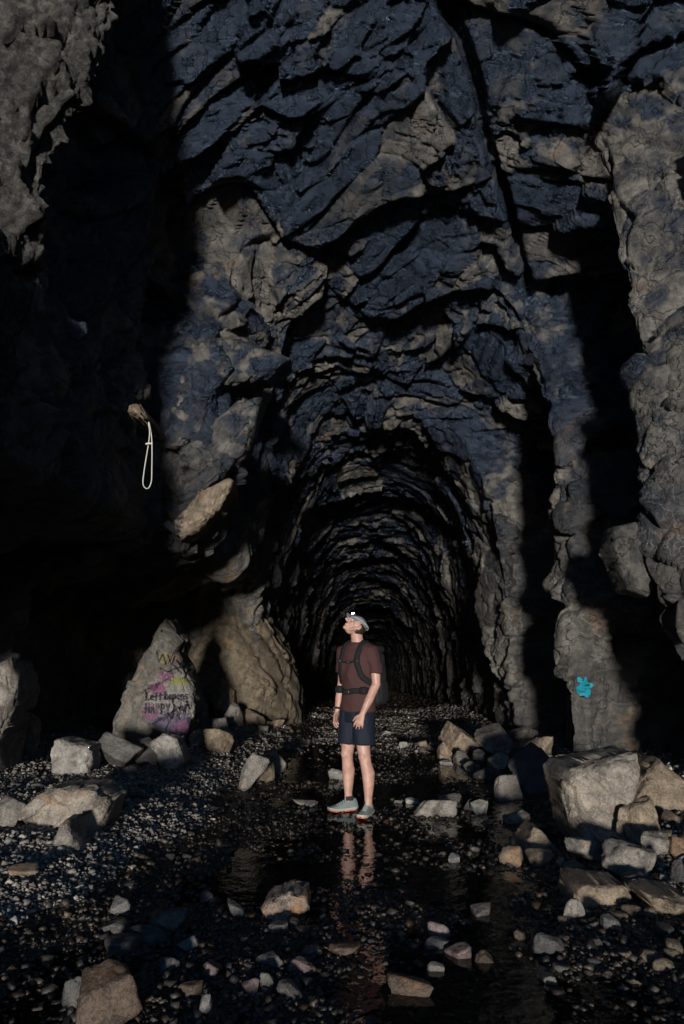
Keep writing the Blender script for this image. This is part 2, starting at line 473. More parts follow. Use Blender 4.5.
    v1, e1 = facets(Q / np.array([2.5, 1.45, 2.2]), 21, (1.0, 0.6, 1.0), (0, 0.58, 0), 0.45)
    r1 = facets.own
    v2, e2 = facets(Q / np.array([1.05, 0.66, 0.95]), 22, (1.15, 0.8, 1.15), (0, 0.45, 0), 0.75)
    r2 = facets.own
    v3, e3 = facets(Q / np.array([0.40, 0.27, 0.36]), 23, (0.9, 0.6, 0.9), (0, 0.5, 0), 0.8)
    r3 = facets.own
    v4, e4 = facets(Q / np.array([0.15, 0.11, 0.14]), 24, (0.9, 0.7, 0.9), (0, 0.3, 0), 0.8)
    plane = 0.35 + 0.95 * sstep(-0.25, 0.25, perlin(Pf * 0.9, 92))     # some faces broke smooth
    disp = (0.32 * v1 + 0.20 * v2) * (1 - 0.48 * sstep(10.5, 15.0, Pf[:, 1])) + (0.085 * v3 + 0.032 * v4) * plane + 0.22 * perlin(Pf * 0.5, 91)
    disp += -0.07 * (1 - sstep(0.0, 0.07, e1)) - 0.035 * (1 - sstep(0.0, 0.09, e2))
    # one open joint running diagonally across the roof
    wig = 0.12 * perlin(Pf * 1.3, 77)
    jd = ((Pf[:, 0] - 1.15) * 2.7 - (Pf[:, 1] - 6.2) * 1.45) / 3.06 + wig
    disp += -0.30 * (1 - sstep(0.02, 0.10, np.abs(jd))) * sstep(4.0, 5.0, Pf[:, 2]) * (1 - sstep(9.2, 9.8, Pf[:, 1]))
    disp += -0.022 * (1 - sstep(0.0, 0.12, e3)) + 0.03 * fbm(Q * 3.2, 4, 31)
    r4 = facets.own
    tone = np.clip(0.5 + 0.42 * (r1 - .5) + 0.62 * (r2 - .5) + 0.52 * (r3 - .5) + 0.30 * (r4 - .5), 0, 1)
    amp = 0.85 + 0.0 * near
    farr = sstep(30, 60, Pf[:, 1])
    disp = disp * amp * (1 - 0.3 * farr)
    # the crusty near-left buttress is bumpy instead of faceted
    crust = ((Pf[:, 1] < 5.3) & (Pf[:, 0] < 0)).astype(np.float32)
    lump = 0.22 * fbm(Pf * 1.5, 4, 41, 0.5) + 0.10 * fbm(Pf * 8.0, 4, 45, 0.75) + 0.06 * v3 + 0.05 * v4
    disp = disp * (1 - 0.45 * crust) + crust * 0.6 * lump
    Pd = Pf + Nf * disp[:, None]
    nr = shp[0]
    idx = np.arange(nr * nc).reshape(nr, nc)
    quads = np.stack([idx[:-1, :-1], idx[:-1, 1:], idx[1:, 1:], idx[1:, :-1]], -1)
    Dm = 0.5 * (D[:-1, :-1] + D[1:, 1:]); Xm = 0.5 * (XX[:-1, :-1] + XX[1:, 1:]); Zm = 0.5 * (z[:-1, :-1] + z[1:, 1:])
    region = np.zeros(Dm.shape, int)                       # 0 roof
    wall = np.abs(Xm) > 0.80
    region[wall & (Xm < 0)] = 1                            # left wall
    region[wall & (Xm > 0)] = 2                            # right wall
    region[wall & (Xm < 0) & (Dm < 5.3)] = 3               # near left buttress with its unseen sun blocker
    region[wall & (Xm > 0) & (Dm < 7.45)] = 4              # near right buttress
    region[wall & (Xm > 0) & (Dm >= 9.1) & (Dm < 9.8) & (Zm > 2.4)] = 5   # hanging pillar
    region[wall & (Xm > 0) & (Dm >= 9.1) & (Dm < 10.6) & (Zm < 2.0)] = 6   # low pillar with the blue mark
    region[wall & (Xm < 0) & (Dm >= 5.3) & (Dm < 13.0) & (Zm < 3.0)] = 7    # undercut recess
    names = ['vault', 'side_wall', 'side_wall', 'rock_buttress', 'rock_buttress', 'rock_pillar', 'rock_pillar', 'rock_recess']
    labs = [None, None, None, 'crusty pale grey overhanging rock at the upper left', 'tall cracked rock face along the right edge',
            'hanging rock pillar between two black slots', 'low rock pillar bearing a turquoise paint splat', 'black undercut recess behind the lettered boulder']
    root = empty('tunnel')
    tag(root, 'rough blasted rock tunnel running straight into the dark', None, None, 'structure')
    for r in range(8):
        q = quads[region == r]
        if not len(q): continue
        used, inv = np.unique(q, return_inverse=True)
        me = quick_mesh(names[r], Pd[used], inv.reshape(-1, 4))
        at_ = me.attributes.new('tone', 'FLOAT', 'POINT'); at_.data.foreach_set('value', tone[used].astype(np.float32))
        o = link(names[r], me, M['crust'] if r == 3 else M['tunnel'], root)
        if labs[r]: o['label'] = labs[r]
    # black sheet across the bore, painted darkness of its far end
    last = Pd.reshape(nr, nc, 3)[-1]
    V = np.array([(-20, 148, -14), (40, 148, -14), (40, 148, 25), (-20, 148, 25)], float)
    link('dark_end', quick_mesh('dark_end', V, np.array([[0, 1, 2, 3]])), plain('bore_darkness', (0.006, 0.006, 0.007), 0.9), root)
    tri = np.concatenate([quads.reshape(-1, 4)[:, [0, 1, 2]], quads.reshape(-1, 4)[:, [0, 2, 3]]])
    return Pd.reshape(nr, nc, 3), rows, X

TUN, TROWS, TX = build_tunnel()

def tunnel_bvh(y0, y1, side=None):
    r0, r1 = np.searchsorted(TROWS, [y0, y1])
    T = TUN[r0:r1]
    if side == 'L': T = T[:, :260]
    if side == 'R': T = T[:, 360:]
    n, m = T.shape[:2]
    i = np.arange(n * m).reshape(n, m)
    F = np.stack([i[:-1, :-1], i[:-1, 1:], i[1:, 1:], i[1:, :-1]], -1).reshape(-1, 4)
    return BVHTree.FromPolygons([tuple(v) for v in T.reshape(-1, 3).tolist()], [tuple(f) for f in F.tolist()])

# ------------------------------------------------------------------ ground and water
def ground_z(x, y):
    x = np.asarray(x, dtype=np.float32); y = np.asarray(y, dtype=np.float32)
    sh = np.broadcast(x, y).shape
    X = np.broadcast_to(x, sh).ravel(); Y = np.broadcast_to(y, sh).ravel()
    P = np.stack([X, Y, np.zeros_like(X)], 1)
    cxl = 0.04 * Y
    # stream bed: wide in the foreground, narrow along the tunnel
    lft = -0.55 - 0.42 * sstep(5.5, 3.0, Y) * 1.2
    bankL = sstep(0.0, 1.5, (lft + 0.035 * (Y - 6)) - X)
    bankR = sstep(0.0, 1.6, X - (1.35 + 0.03 * (Y - 6)))
    far = sstep(12.0, 17.0, Y)
    z = -0.022 + 0.20 * bankL + 0.18 * bankR + 0.06 * far
    z = z + 0.050 * fbm(P * 0.9, 3, 51) + 0.022 * fbm(P * 3.5, 3, 55)
    z = z - 0.045 * np.clip(Y - 17, 0, 140)
    z = np.where(np.abs(X) > 12, z * 0 + 0.05, z)
    return z.reshape(sh)

def gz(x, y):
    return float(ground_z(np.array([x]), np.array([y]))[0])

def build_ground():
    xs = np.unique(np.concatenate([np.linspace(-400, -12, 12), np.linspace(-12, -5, 30), np.arange(-5, 5, 0.05), np.linspace(5, 12, 30), np.linspace(12, 400, 12)]))
    ys = [1.5]
    while ys[-1] < 150: ys.append(ys[-1] + 0.03 * (max(ys[-1], 3.0) / 3.0) ** 1.5)
    ys = np.unique(np.concatenate([np.linspace(-400, -8, 14), np.arange(-8, 1.5, 0.3), np.array(ys), [400.0]]))
    Xg, Yg = np.meshgrid(xs, ys, indexing='xy')
    Z = ground_z(Xg, Yg)
    V = np.stack([Xg, Yg, Z], -1).reshape(-1, 3)
    n, m = Xg.shape
    i = np.arange(n * m).reshape(n, m)
    F = np.stack([i[:-1, :-1], i[:-1, 1:], i[1:, 1:], i[1:, :-1]], -1).reshape(-1, 4)
    t = NT('gravel_ground'); v = t.coords()
    vo = t.n('ShaderNodeTexVoronoi'); vo.inputs['Scale'].default_value = 42; t.l(v, vo.inputs['Vector'])
    vo2 = t.n('ShaderNodeTexVoronoi'); vo2.inputs['Scale'].default_value = 17; t.l(v, vo2.inputs['Vector'])
    sep = t.n('ShaderNodeSeparateColor'); t.l(vo.outputs['Color'], sep.inputs[0])
    big = t.noise(v, 0.8, 5)
    c = t.mix(sep.outputs[0], (0.012, 0.0115, 0.011), (0.065, 0.06, 0.055))
    c = t.mix(t.ramp(big, .4, .65), c, t.mix(0.5, c, (0.06, 0.05, 0.038)))
    ge = t.n('ShaderNodeNewGeometry'); sp = t.n('ShaderNodeSeparateXYZ'); t.l(ge.outputs['Position'], sp.inputs[0])
    dry = t.ramp(sp.outputs['Z'], 0.01, 0.12)
    c = t.mix(dry, t.mix(0.6, c, (0.012, 0.011, 0.010)), c)
    t.l(c, t.b.inputs['Base Color'])
    t.l(t.math('ADD', t.math('MULTIPLY', dry, 0.4), 0.42), t.b.inputs['Roughness'])
    t.bump([(t.math('SUBTRACT', 1.0, vo2.outputs['Distance']), 0.03), (t.math('SUBTRACT', 1.0, vo.outputs['Distance']), 0.015)])
    g = link('ground', quick_mesh('ground', V, F), t.m)
    tag(g, 'dark gravel floor of the tunnel', None, None, 'structure')
    # shallow water along the middle
    xs = np.linspace(-2.6, 2.4, 120); ys = np.linspace(2.0, 13.0, 200)
    Xg, Yg = np.meshgrid(xs, ys)
    V = np.stack([Xg, Yg, Xg * 0 - 0.012], -1).reshape(-1, 3)
    n, m = Xg.shape; i = np.arange(n * m).reshape(n, m)
    F = np.stack([i[:-1, :-1], i[:-1, 1:], i[1:, 1:], i[1:, :-1]], -1).reshape(-1, 4)
    t = NT('shallow_water'); v = t.coords()
    t.b.inputs['Base Color'].default_value = (0.75, 0.80, 0.78, 1)
    t.b.inputs['Transmission Weight'].default_value = 1.0
    t.b.inputs['IOR'].default_value = 1.33
    t.b.inputs['Roughness'].default_value = 0.03
    t.bump([(t.noise(v, 5.0, 3, 0.5), 0.012), (t.noise(v, 22.0, 3, 0.5), 0.002)], strength=0.5)
    w = link('water', quick_mesh('water', V, F), t.m)
    tag(w, 'still black shallow water lying along the tunnel floor', None, None, 'structure')

build_ground()

# ------------------------------------------------------------------ stones
def ico(sub):
    bm = bmesh.new(); bmesh.ops.create_icosphere(bm, subdivisions=sub, radius=1.0)
    V = np.array([v.co[:] for v in bm.verts]); F = np.array([[v.index for v in f.verts] for f in bm.faces])
    bm.free(); return V, F
ICO = {k: ico(k) for k in (1, 2, 3, 4, 5, 6)}

def stone_shape(seed, dims, sub=4, planes=11, round_=26.0, rough=0.03, box=0.6):
    """angular block: unit sphere cut by random planes, fitted to dims (x, y, z), base at z = 0"""
    rng = np.random.RandomState(seed)
    V, F = ICO[sub]
    dirs = rng.normal(size=(planes, 3)); dirs /= np.linalg.norm(dirs, axis=1, keepdims=True)
    hs = rng.uniform(0.58, 0.95, planes)
    bx = np.array([[1, 0, 0], [-1, 0, 0], [0, 1, 0], [0, -1, 0], [0, 0, 1], [0, 0, -1]], float) + rng.normal(size=(6, 3)) * 0.36
    bx /= np.linalg.norm(bx, axis=1, keepdims=True)
    A = np.vstack([dirs, bx]); h = np.r_[hs, rng.uniform(box * 0.8, box * 1.35, 6)]
    c = np.maximum(V @ A.T, 1e-3) / h
    r = (c ** round_).sum(1) ** (-1.0 / round_)
    P = V * r[:, None]
    s = seed * 1.37 % 50
    n = fbm((P * 1.6 + s).astype(np.float32), 4, seed % 97, 0.55)
    P = P * (1 + rough * 1.2 * n)[:, None]
    if sub >= 4:
        fv, fe = facets((P * 2.6 + s).astype(np.float32), seed % 89, (.8, .8, .8), (0, 0, 0), .8)
        P = P * (1 + rough * 2.0 * fv - rough * 1.0 * (1 - sstep(0, .10, fe)))[:, None]
    lo, hi = P.min(0), P.max(0)
    P = (P - (lo + hi) / 2) / (hi - lo) * np.array(dims)
    P[:, 2] += dims[2] / 2
    return P, F

NAMED = []
def note(label, px, py):
    """remember a named rock and a short phrase for it, so that small stones can be described by it"""
    import re
    m = re.split(r',| lying| in | at | with | cut| left of| right of| below| above| beside| between| under| behind| leaning| standing| on | near| just| against| where| covered| touching| alone| directly| high | barely| set ', label)[0]
    NAMED.append((m, px, py))

def stone(name, px, base, w, h, mat, label, seed, dep=0.8, sub=4, rz=None, tilt=(0, 0), d=None, z0=None, sink=0.20, planes=11, group=None, box=0.6, rough=0.03, cat='rock', top=False):
    if d is None:
        p = floor_at(px, base)
        for _ in range(3):
            p = floor_at(px, base, gz(p.x, p.y))
        m = mpp(p.y, base)
    else:
        p = at(px, base, d); m = mpp(d, base)
        if z0 is not None: p.z = z0
    wx, hz = w * m, h * m
    dims = (wx, wx * dep, hz / (1 - sink))
    P, F = stone_shape(seed, dims, sub, planes, box=box, rough=rough)
    me = quick_mesh(name, P, F)
    rng = random.Random(seed)
    rz = rng.uniform(-0.25, 0.25) if rz is None else rz
    o = link(name, me, M[mat], None, (p.x, p.y + wx * dep * 0.42, p.z - sink * dims[2]), (tilt[0], tilt[1], rz))
    tag(o, label, cat, group)
    note(label, px, base - h / 2)
    return o

# ------------------------------------------------------------------ big rocks, named one by one
def boulders():
    S = stone
    # --- right pile
    S('rock', 645, 846, 46, 44, 'tan', 'brown stone wedged under the angular tan boulder', 12, dep=0.7, sub=5, planes=7)
    S('rock', 588, 863, 38, 22, 'grey', 'flat tan slab at the foot of the huge grey block', 13, dep=0.6, planes=6, box=0.7)
    S('rock', 613, 864, 21, 26, 'dark', 'dark upright stone beside the flat slab below the huge grey block', 14, dep=0.6, planes=7)
    S('rock', 634, 878, 54, 32, 'grey', 'low rounded tan rock in the middle of the right pile', 15, dep=0.8, sub=5)
    S('rock', 660, 860, 30, 24, 'grey', 'smooth round grey stone under the brown wedged stone', 16, planes=16)
    S('rock', 681, 858, 18, 20, 'orange', 'bright orange stone cut by the right edge, in the pile', 17)
    S('rock', 682, 884, 16, 22, 'dark', 'dark stone cut by the right edge, below the orange one', 18)
    S('rock', 576, 921, 24, 19, 'grey', 'small tan stone touching the lower left of the blocky tan rock', 20)
    S('rock', 640, 893, 34, 16, 'dark', 'dark flat stone between the low rounded rock and the tan wedge', 22)
    S('rock', 612, 930, 20, 12, 'dark', 'small dark stone in the gravel left of the tan wedge', 23)
    S('rock', 514, 868, 27, 18, 'tan', 'small tan rock left of a pair below the pointed tan rock', 25, dep=0.7)
    S('rock', 545, 866, 34, 14, 'tan', 'thin tan slab under the pointed tan rock', 26, dep=0.6, box=0.7)
    S('rock', 562, 868, 12, 9, 'grey', 'little blue-grey stone at the end of the thin tan slab', 27)
    S('rock', 518, 824, 28, 12, 'grey', 'oblong blue-grey stone above the pointed tan rock', 28, dep=0.5, box=0.75)
    S('rock', 511, 803, 30, 25, 'grey', 'rounded brown rock standing alone between stream and right pile', 29, dep=0.8, planes=9)
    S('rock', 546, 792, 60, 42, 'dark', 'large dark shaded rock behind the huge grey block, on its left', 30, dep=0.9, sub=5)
    S('rock', 540, 763, 34, 26, 'tan', 'tan block under the rock wall, above the large dark rock', 31, dep=0.7, planes=7, sub=5)
    S('rock', 496, 756, 40, 33, 'grey', 'flat-faced grey slab leaning at the foot of the right wall', 32, dep=0.4, planes=5, box=0.75, tilt=(-0.3, 0), sub=5)
    S('rock', 463, 758, 42, 34, 'tan', 'broad tan-topped block at the foot of the right wall', 33, dep=0.8, planes=6, box=0.72, sub=5)
    S('rock', 448, 763, 19, 20, 'tan', 'rounded tan stone against the left of the broad tan-topped block', 34, planes=14)
    S('rock', 463, 766, 18, 14, 'grey', 'small triangular stone in front of the broad tan-topped block', 35)
    S('rock', 447, 767, 14, 6, 'pale', 'thin pale chip below the rounded tan stone at the right wall', 36)
    S('rock', 472, 772, 16, 10, 'grey', 'small grey stone left of the white-streaked one', 37)
    S('rock', 481, 764, 16, 14, 'dark', 'small dark stone between the broad tan block and the leaning slab', 38)
    S('rock', 500, 770, 22, 16, 'pale', 'white-streaked stone below the leaning grey slab', 39)
    S('rock', 518, 766, 18, 14, 'dark', 'round dark stone right of the white-streaked one', 40, planes=15)
    S('rock', 491, 783, 32, 13, 'dark', 'long flat dark stone below the white-streaked one', 41, box=0.75)
    S('rock', 555, 770, 26, 14, 'grey', 'grey stone between the tan block and the large dark rock', 42)
    S('rock', 525, 740, 34, 12, 'grey', 'long low ledge stone at the wall behind the leaning slab', 43, box=0.75)
    S('rock', 437, 818, 44, 17, 'grey', 'long low pinkish-grey rock at the right edge of the stream', 44, dep=0.6, planes=7)
    S('rock', 452, 806, 26, 10, 'grey', 'flat stone just behind the long low pinkish-grey rock', 45)
    S('rock', 413, 806, 16, 7, 'pale', 'small flat stone left of the long low pinkish-grey rock', 46)
    S('rock', 481, 817, 18, 15, 'pale', 'five-sided grey stone right of the long low pinkish-grey rock', 47, planes=7)
    S('rock', 469, 812, 12, 12, 'dark', 'small dark stone left of the five-sided grey one', 48)
    S('rock', 398, 806, 10, 5, 'grey', 'tiny flat stone right of the walker at the water', 49)
    S('rock', 404, 749, 11, 7, 'pale', 'pale stone on the far gravel right of the walker, nearer the stream', 50)
    S('rock', 423, 748, 12, 7, 'tan', 'tan stone on the far gravel right of the walker', 51)
    S('rock', 387, 735, 14, 4, 'pale', 'thin pale plank-like stone on the far gravel', 52)
    # --- left pile
    S('rock', 5, 830, 30, 30, 'grey', 'grey block cut by the left edge, level with the broad boulder', 64, dep=0.8, planes=6)
    S('rock', 108, 768, 46, 30, 'shadedwetgrey', 'flat tilted slab with a shaded blue face behind the squarish block', 65, dep=0.7, planes=5, box=0.72, tilt=(0, 0.35), sub=5)
    S('rock', 146, 744, 38, 30, 'pale', 'pale block with a red stain directly below the lettered boulder', 66, dep=0.7, planes=6, box=0.68, rz=0.5, sub=5)
    S('rock', 140, 767, 32, 27, 'dark', 'dark stone left of the whitish jagged rock', 68, planes=6)
    S('rock', 111, 731, 30, 14, 'shadedwetbrown', 'rusty stone in shade behind the tilted slab', 69)
    S('rock', 27, 753, 18, 38, 'tan', 'upright brown stone in the shade at the far left', 70, dep=0.7)
    S('rock', 20, 878, 46, 10, 'tan', 'flat plate of stone lying on gravel at the left edge', 72, dep=0.6, box=0.8)
    S('rock', 216, 753, 32, 23, 'tan', 'rounded tan rock right of the whitish jagged rock', 73, planes=14)
    S('rock', 217, 734, 19, 16, 'pale', 'clean-cut pale grey block behind the rounded tan rock', 74, planes=2, box=0.66)
    S('rock', 226, 741, 17, 12, 'tan', 'small brown stone between the clean-cut block and the rounded tan rock', 75)
    S('rock', 196, 746, 16, 16, 'grey', 'small grey stone at the right foot of the lettered boulder', 76)
    S('rock', 201, 727, 14, 30, 'grey', 'narrow upright grey stone against the right side of the lettered boulder', 77)
    S('rock', 231, 728, 24, 24, 'grey', 'grey rock at the front of the sandy mound', 78)
    S('rock', 252, 726, 24, 16, 'tan', 'sandy stone at the right front of the sandy mound', 79)
    S('rock', 270, 720, 18, 14, 'grey', 'small stone where the sandy mound meets the floor', 80)
    S('rock', 291, 720, 15, 10, 'grey', 'rightmost stone at the toe of the sandy mound', 81)
    S('rock', 277, 727, 14, 7, 'tan', 'flat stone in front of the toe of the sandy mound', 82)
    S('rock', 262, 732, 12, 6, 'grey', 'little flat stone on the gravel below the sandy mound', 83)
    S('rock', 243, 791, 25, 36, 'grey', 'tilted grey stone, front one of three by the left of the stream', 84, dep=0.5, tilt=(0, 0.35), planes=7)
    S('rock', 258, 783, 31, 28, 'tan', 'rounded tan stone, middle one of three by the left of the stream', 85, dep=0.7, planes=9)
    S('rock', 271, 773, 21, 20, 'grey', 'blue-grey slab, rear one of three by the left of the stream', 86, dep=0.5, tilt=(0, 0.4), planes=6)
    S('rock', 305, 808, 26, 7, 'grey', 'flat stone barely above the water left of the walker', 87, dep=0.6)
    S('rock', 338, 781, 20, 11, 'pale', 'pale stone behind the heel of the walker', 88)
    S('rock', 134, 800, 20, 7, 'dark', 'small dark slab on the gravel right of the broad boulder', 89)
    # --- foreground
    S('rock', 101, 1030, 66, 52, 'shadedwetbrown', 'large rusty brown rock at the bottom edge, lower left', 101, dep=0.8, sub=5, planes=6, rz=0.3)
    S('rock', 70, 1012, 26, 30, 'shadedwetgrey', 'slim blue-grey rock leaning on the left of the large rusty brown rock', 102, dep=0.5)
    S('rock', 117, 915, 22, 15, 'shadedwetpale', 'pale triangular stone on the gravel, left foreground', 103, planes=5)
    S('rock', 166, 936, 38, 21, 'shadedwetgrey', 'flat-topped grey stone right of the pale triangular one', 104, dep=0.6, planes=6, box=0.7)
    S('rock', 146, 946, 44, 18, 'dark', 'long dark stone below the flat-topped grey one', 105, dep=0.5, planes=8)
    S('rock', 118, 958, 36, 16, 'shadedwetgrey', 'rounded blue-grey stone in shade above the large rusty brown rock', 106, planes=14)
    S('rock', 112, 936, 30, 12, 'shadedwetgrey', 'flat stone below the pale triangular one', 107)
    S('rock', 187, 951, 24, 11, 'shadedwetpale', 'pale flat stone in the water right of the long dark stone', 108)
    S('rock', 165, 975, 22, 13, 'shadedwetgrey', 'small grey stone in the water below the pale flat one', 109)
    S('rock', 188, 997, 26, 12, 'shadedwetbrown', 'flat rusty stone in the water right of the large rusty brown rock', 110)
    S('rock', 211, 980, 20, 16, 'shadedwetpink', 'pinkish stone in the water above the flat rusty one', 111)
    S('rock', 234, 917, 20, 14, 'shadedwetgrey', 'tilted grey stone in the water left of the white and orange rock', 112)
    S('rock', 205, 905, 18, 12, 'shadedwetgrey', 'grey stone at the edge of the gravel, left of the tilted grey one', 113)
    S('rock', 278, 933, 20, 8, 'shadedwetpale', 'pale chip just below the white and orange rock', 114)
    S('rock', 294, 928, 14, 8, 'shadedwetgrey', 'little grey chip below the right end of the white and orange rock', 115)
    S('rock', 440, 941, 25, 17, 'shadedwetpink', 'pink stone standing out of the water right of centre', 116, planes=7)
    S('rock', 438, 955, 28, 12, 'shadedwetgrey', 'flat dark-topped stone below the pink one', 117)
    S('rock', 460, 966, 26, 18, 'shadedwetpink', 'brownish pink wedge below the pink stone, to its right', 118, planes=6)
    S('rock', 484, 971, 22, 17, 'shadedwetbrown', 'rusty brown block right of the brownish pink wedge', 119, planes=6)
    S('rock', 411, 1004, 46, 22, 'shadedwetbrown', 'dark wide wet rock near the bottom, right of centre', 120, dep=0.7, planes=6)
    S('rock', 437, 977, 18, 12, 'shadedwetpale', 'small grey stone between the pink wedge and the dark wide wet rock', 121)
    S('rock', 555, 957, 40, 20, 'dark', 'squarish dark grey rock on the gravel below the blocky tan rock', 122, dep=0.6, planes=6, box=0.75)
    S('rock', 552, 987, 14, 9, 'shadedwetpale', 'small bluish stone below the squarish dark grey rock', 123)
    S('rock', 524, 944, 20, 12, 'shadedwetbrown', 'tan stone left of the squarish dark grey rock', 124)
    S('rock', 484, 920, 22, 13, 'shadedwetgrey', 'grey pointed stone on the gravel above the rusty brown block', 125)
    S('rock', 454, 864, 12, 9, 'shadedwetpale', 'small triangular stone at the right gravel bar', 126, planes=5)
    S('rock', 302, 976, 30, 14, 'shadedwetpink', 'long reddish stone under water below the white and orange rock', 127, dep=0.5)
    S('rock', 268, 968, 28, 11, 'shadedwetgrey', 'flat grey stone in the water left of the long reddish one', 128)
    S('rock', 250, 996, 18, 14, 'shadedwetpink', 'reddish stone right of the flat rusty one', 129)
    S('rock', 266, 992, 14, 16, 'shadedwetgrey', 'upright grey stone beside the reddish one', 130)
    S('rock', 290, 1000, 30, 13, 'shadedwetgrey', 'slanting grey stone at the bottom, left of centre', 131)
    S('rock', 345, 957, 34, 10, 'shadedwetbrown', 'thin brown slab in the water under the walker reflection', 132, dep=0.5)
    S('rock', 312, 955, 22, 6, 'shadedwetgrey', 'thin grey slab left of the thin brown one', 133)
    S('rock', 204, 1016, 14, 18, 'shadedwetpale', 'pale pebble pair member at the bottom, left of the reddish stone', 134)

boulders()

# ------------------------------------------------------------------ loose stones, alike, each an object
ANCHORS = []
COLOUR = {'wet': 'dark wet', 'earth': 'sandy', 'shadedwetgrey': 'grey', 'shadedwetbrown': 'brown', 'grey': 'grey', 'orange': 'rusty', 'dark': 'dark', 'tan': 'tan', 'pale': 'pale'}
ORD = ['nearest', 'second', 'third', 'fourth', 'fifth', 'sixth', 'seventh', 'eighth', 'ninth', 'tenth']
def label_loose(loose):
    taken = {}
    for o, px, py, mat, size in sorted(loose, key=lambda q: q[1]):
        best = min(ANCHORS, key=lambda a: math.hypot(a[1] - px, (a[2] - py) * 1.3))
        dx, dy = px - best[1], py - best[2]
        a = math.degrees(math.atan2(-dy * 1.3, dx)) % 360
        way = ['right of', 'above and right of', 'above', 'above and left of', 'left of', 'below and left of', 'below', 'below and right of'][int((a + 22.5) // 45) % 8]
        taken.setdefault((size, COLOUR[mat], way, best[0]), []).append((math.hypot(dx, dy), o))
    for (size, cl, way, anc), l in taken.items():
        l.sort(key=lambda q: q[0])
        for k, (_, o) in enumerate(l):
            anc = ' '.join(anc.split()[:6])
            if len(l) == 1: o['label'] = f'{size} {cl} stone {way} the {anc}'
            else: o['label'] = f'{size} {cl} stone, {ORD[min(k, 9)]} one {way} the {anc}'

def scatter():
    loose = []
    shapes = []
    for k in range(14):
        P, F = stone_shape(500 + k, (1.0, 0.8, 0.55), 3, 9, rough=0.04)
        shapes.append((P, F))
    meshes = {}
    def get(k, mat):
        if (k, mat) not in meshes:
            me = quick_mesh('loose_stone', *shapes[k])
            me.materials.append(M[mat])
            me.polygons.foreach_set('use_smooth', np.ones(len(me.polygons), dtype=bool))
            meshes[(k, mat)] = me
        return meshes[(k, mat)]
    rng = random.Random(7)
    zones = [   # px range, py range, count, size px, materials, label, group
        ((130, 330), (930, 1022), 36, (9, 19), ['wet', 'wet', 'shadedwetgrey', 'shadedwetbrown'], 'small wet stone lying in the black water at the bottom, left of centre', 'small stones in the left foreground water'),
        ((350, 620), (925, 1022), 44, (9, 20), ['wet', 'wet', 'dark', 'shadedwetbrown'], 'small wet stone lying in the dark foreground right of centre', 'small stones in the right foreground'),
        ((180, 420), (840, 925), 26, (8, 15), ['wet', 'wet', 'shadedwetgrey'], 'small stone just breaking the water before the walker', 'small stones in the water before the walker'),
        ((0, 190), (790, 900), 24, (8, 15), ['grey', 'pale', 'dark'], 'small grey stone loose on the left gravel bank', 'small stones on the left gravel bank'),
        ((100, 300), (722, 790), 30, (6, 12), ['grey', 'tan', 'pale'], 'small stone on the gravel between the left pile and the stream', 'small stones left of the stream'),
        ((430, 565), (735, 870), 48, (7, 20), ['grey', 'tan', 'dark'], 'small stone among the rubble at the foot of the right wall', 'small stones along the right wall'),
        ((560, 684), (835, 985), 48, (11, 34), ['grey', 'tan', 'tan', 'dark'], 'small stone filling the gaps of the right boulder pile', 'small stones in the right pile'),
        ((0, 200), (735, 800), 26, (8, 22), ['grey', 'dark', 'pale'], 'stone', 'small stones in the left pile'),
        ((205, 300), (702, 738), 26, (6, 14), ['earth', 'tan', 'grey'], 'stone', 'small stones at the toe of the mound'),
    ]
    for (x0, x1), (y0, y1), n, (s0, s1), mats, lab, grp in zones:
        for _ in range(n):
            px, py = rng.uniform(x0, x1), rng.uniform(y0, y1)
            p = floor_at(px, py); p.z = gz(p.x, p.y)
            s = rng.triangular(s0, s1, s0 + (s1 - s0) * 0.25) * mpp(p.y, py)
            o = bpy.data.objects.new('loose_stone', get(rng.randrange(14), rng.choice(mats)))
            col.objects.link(o)
            q = s * rng.uniform(0.7, 1.25)
            o.scale = (s, s * rng.uniform(0.7, 1.1), q)
            o.location = (p.x, p.y, p.z - 0.24 * q)
            o.rotation_euler = (rng.uniform(-.25, .25), rng.uniform(-.25, .25), rng.uniform(0, 6.28))
            mt_ = [k for k, v_ in M.items() if v_ == o.data.materials[0]][0]
            loose.append((o, px, py, mt_, 'small' if s / mpp(p.y, py) > s0 + (s1 - s0) * .35 else 'tiny'))
            tag(o, lab, 'stone', grp)
    label_loose(loose)


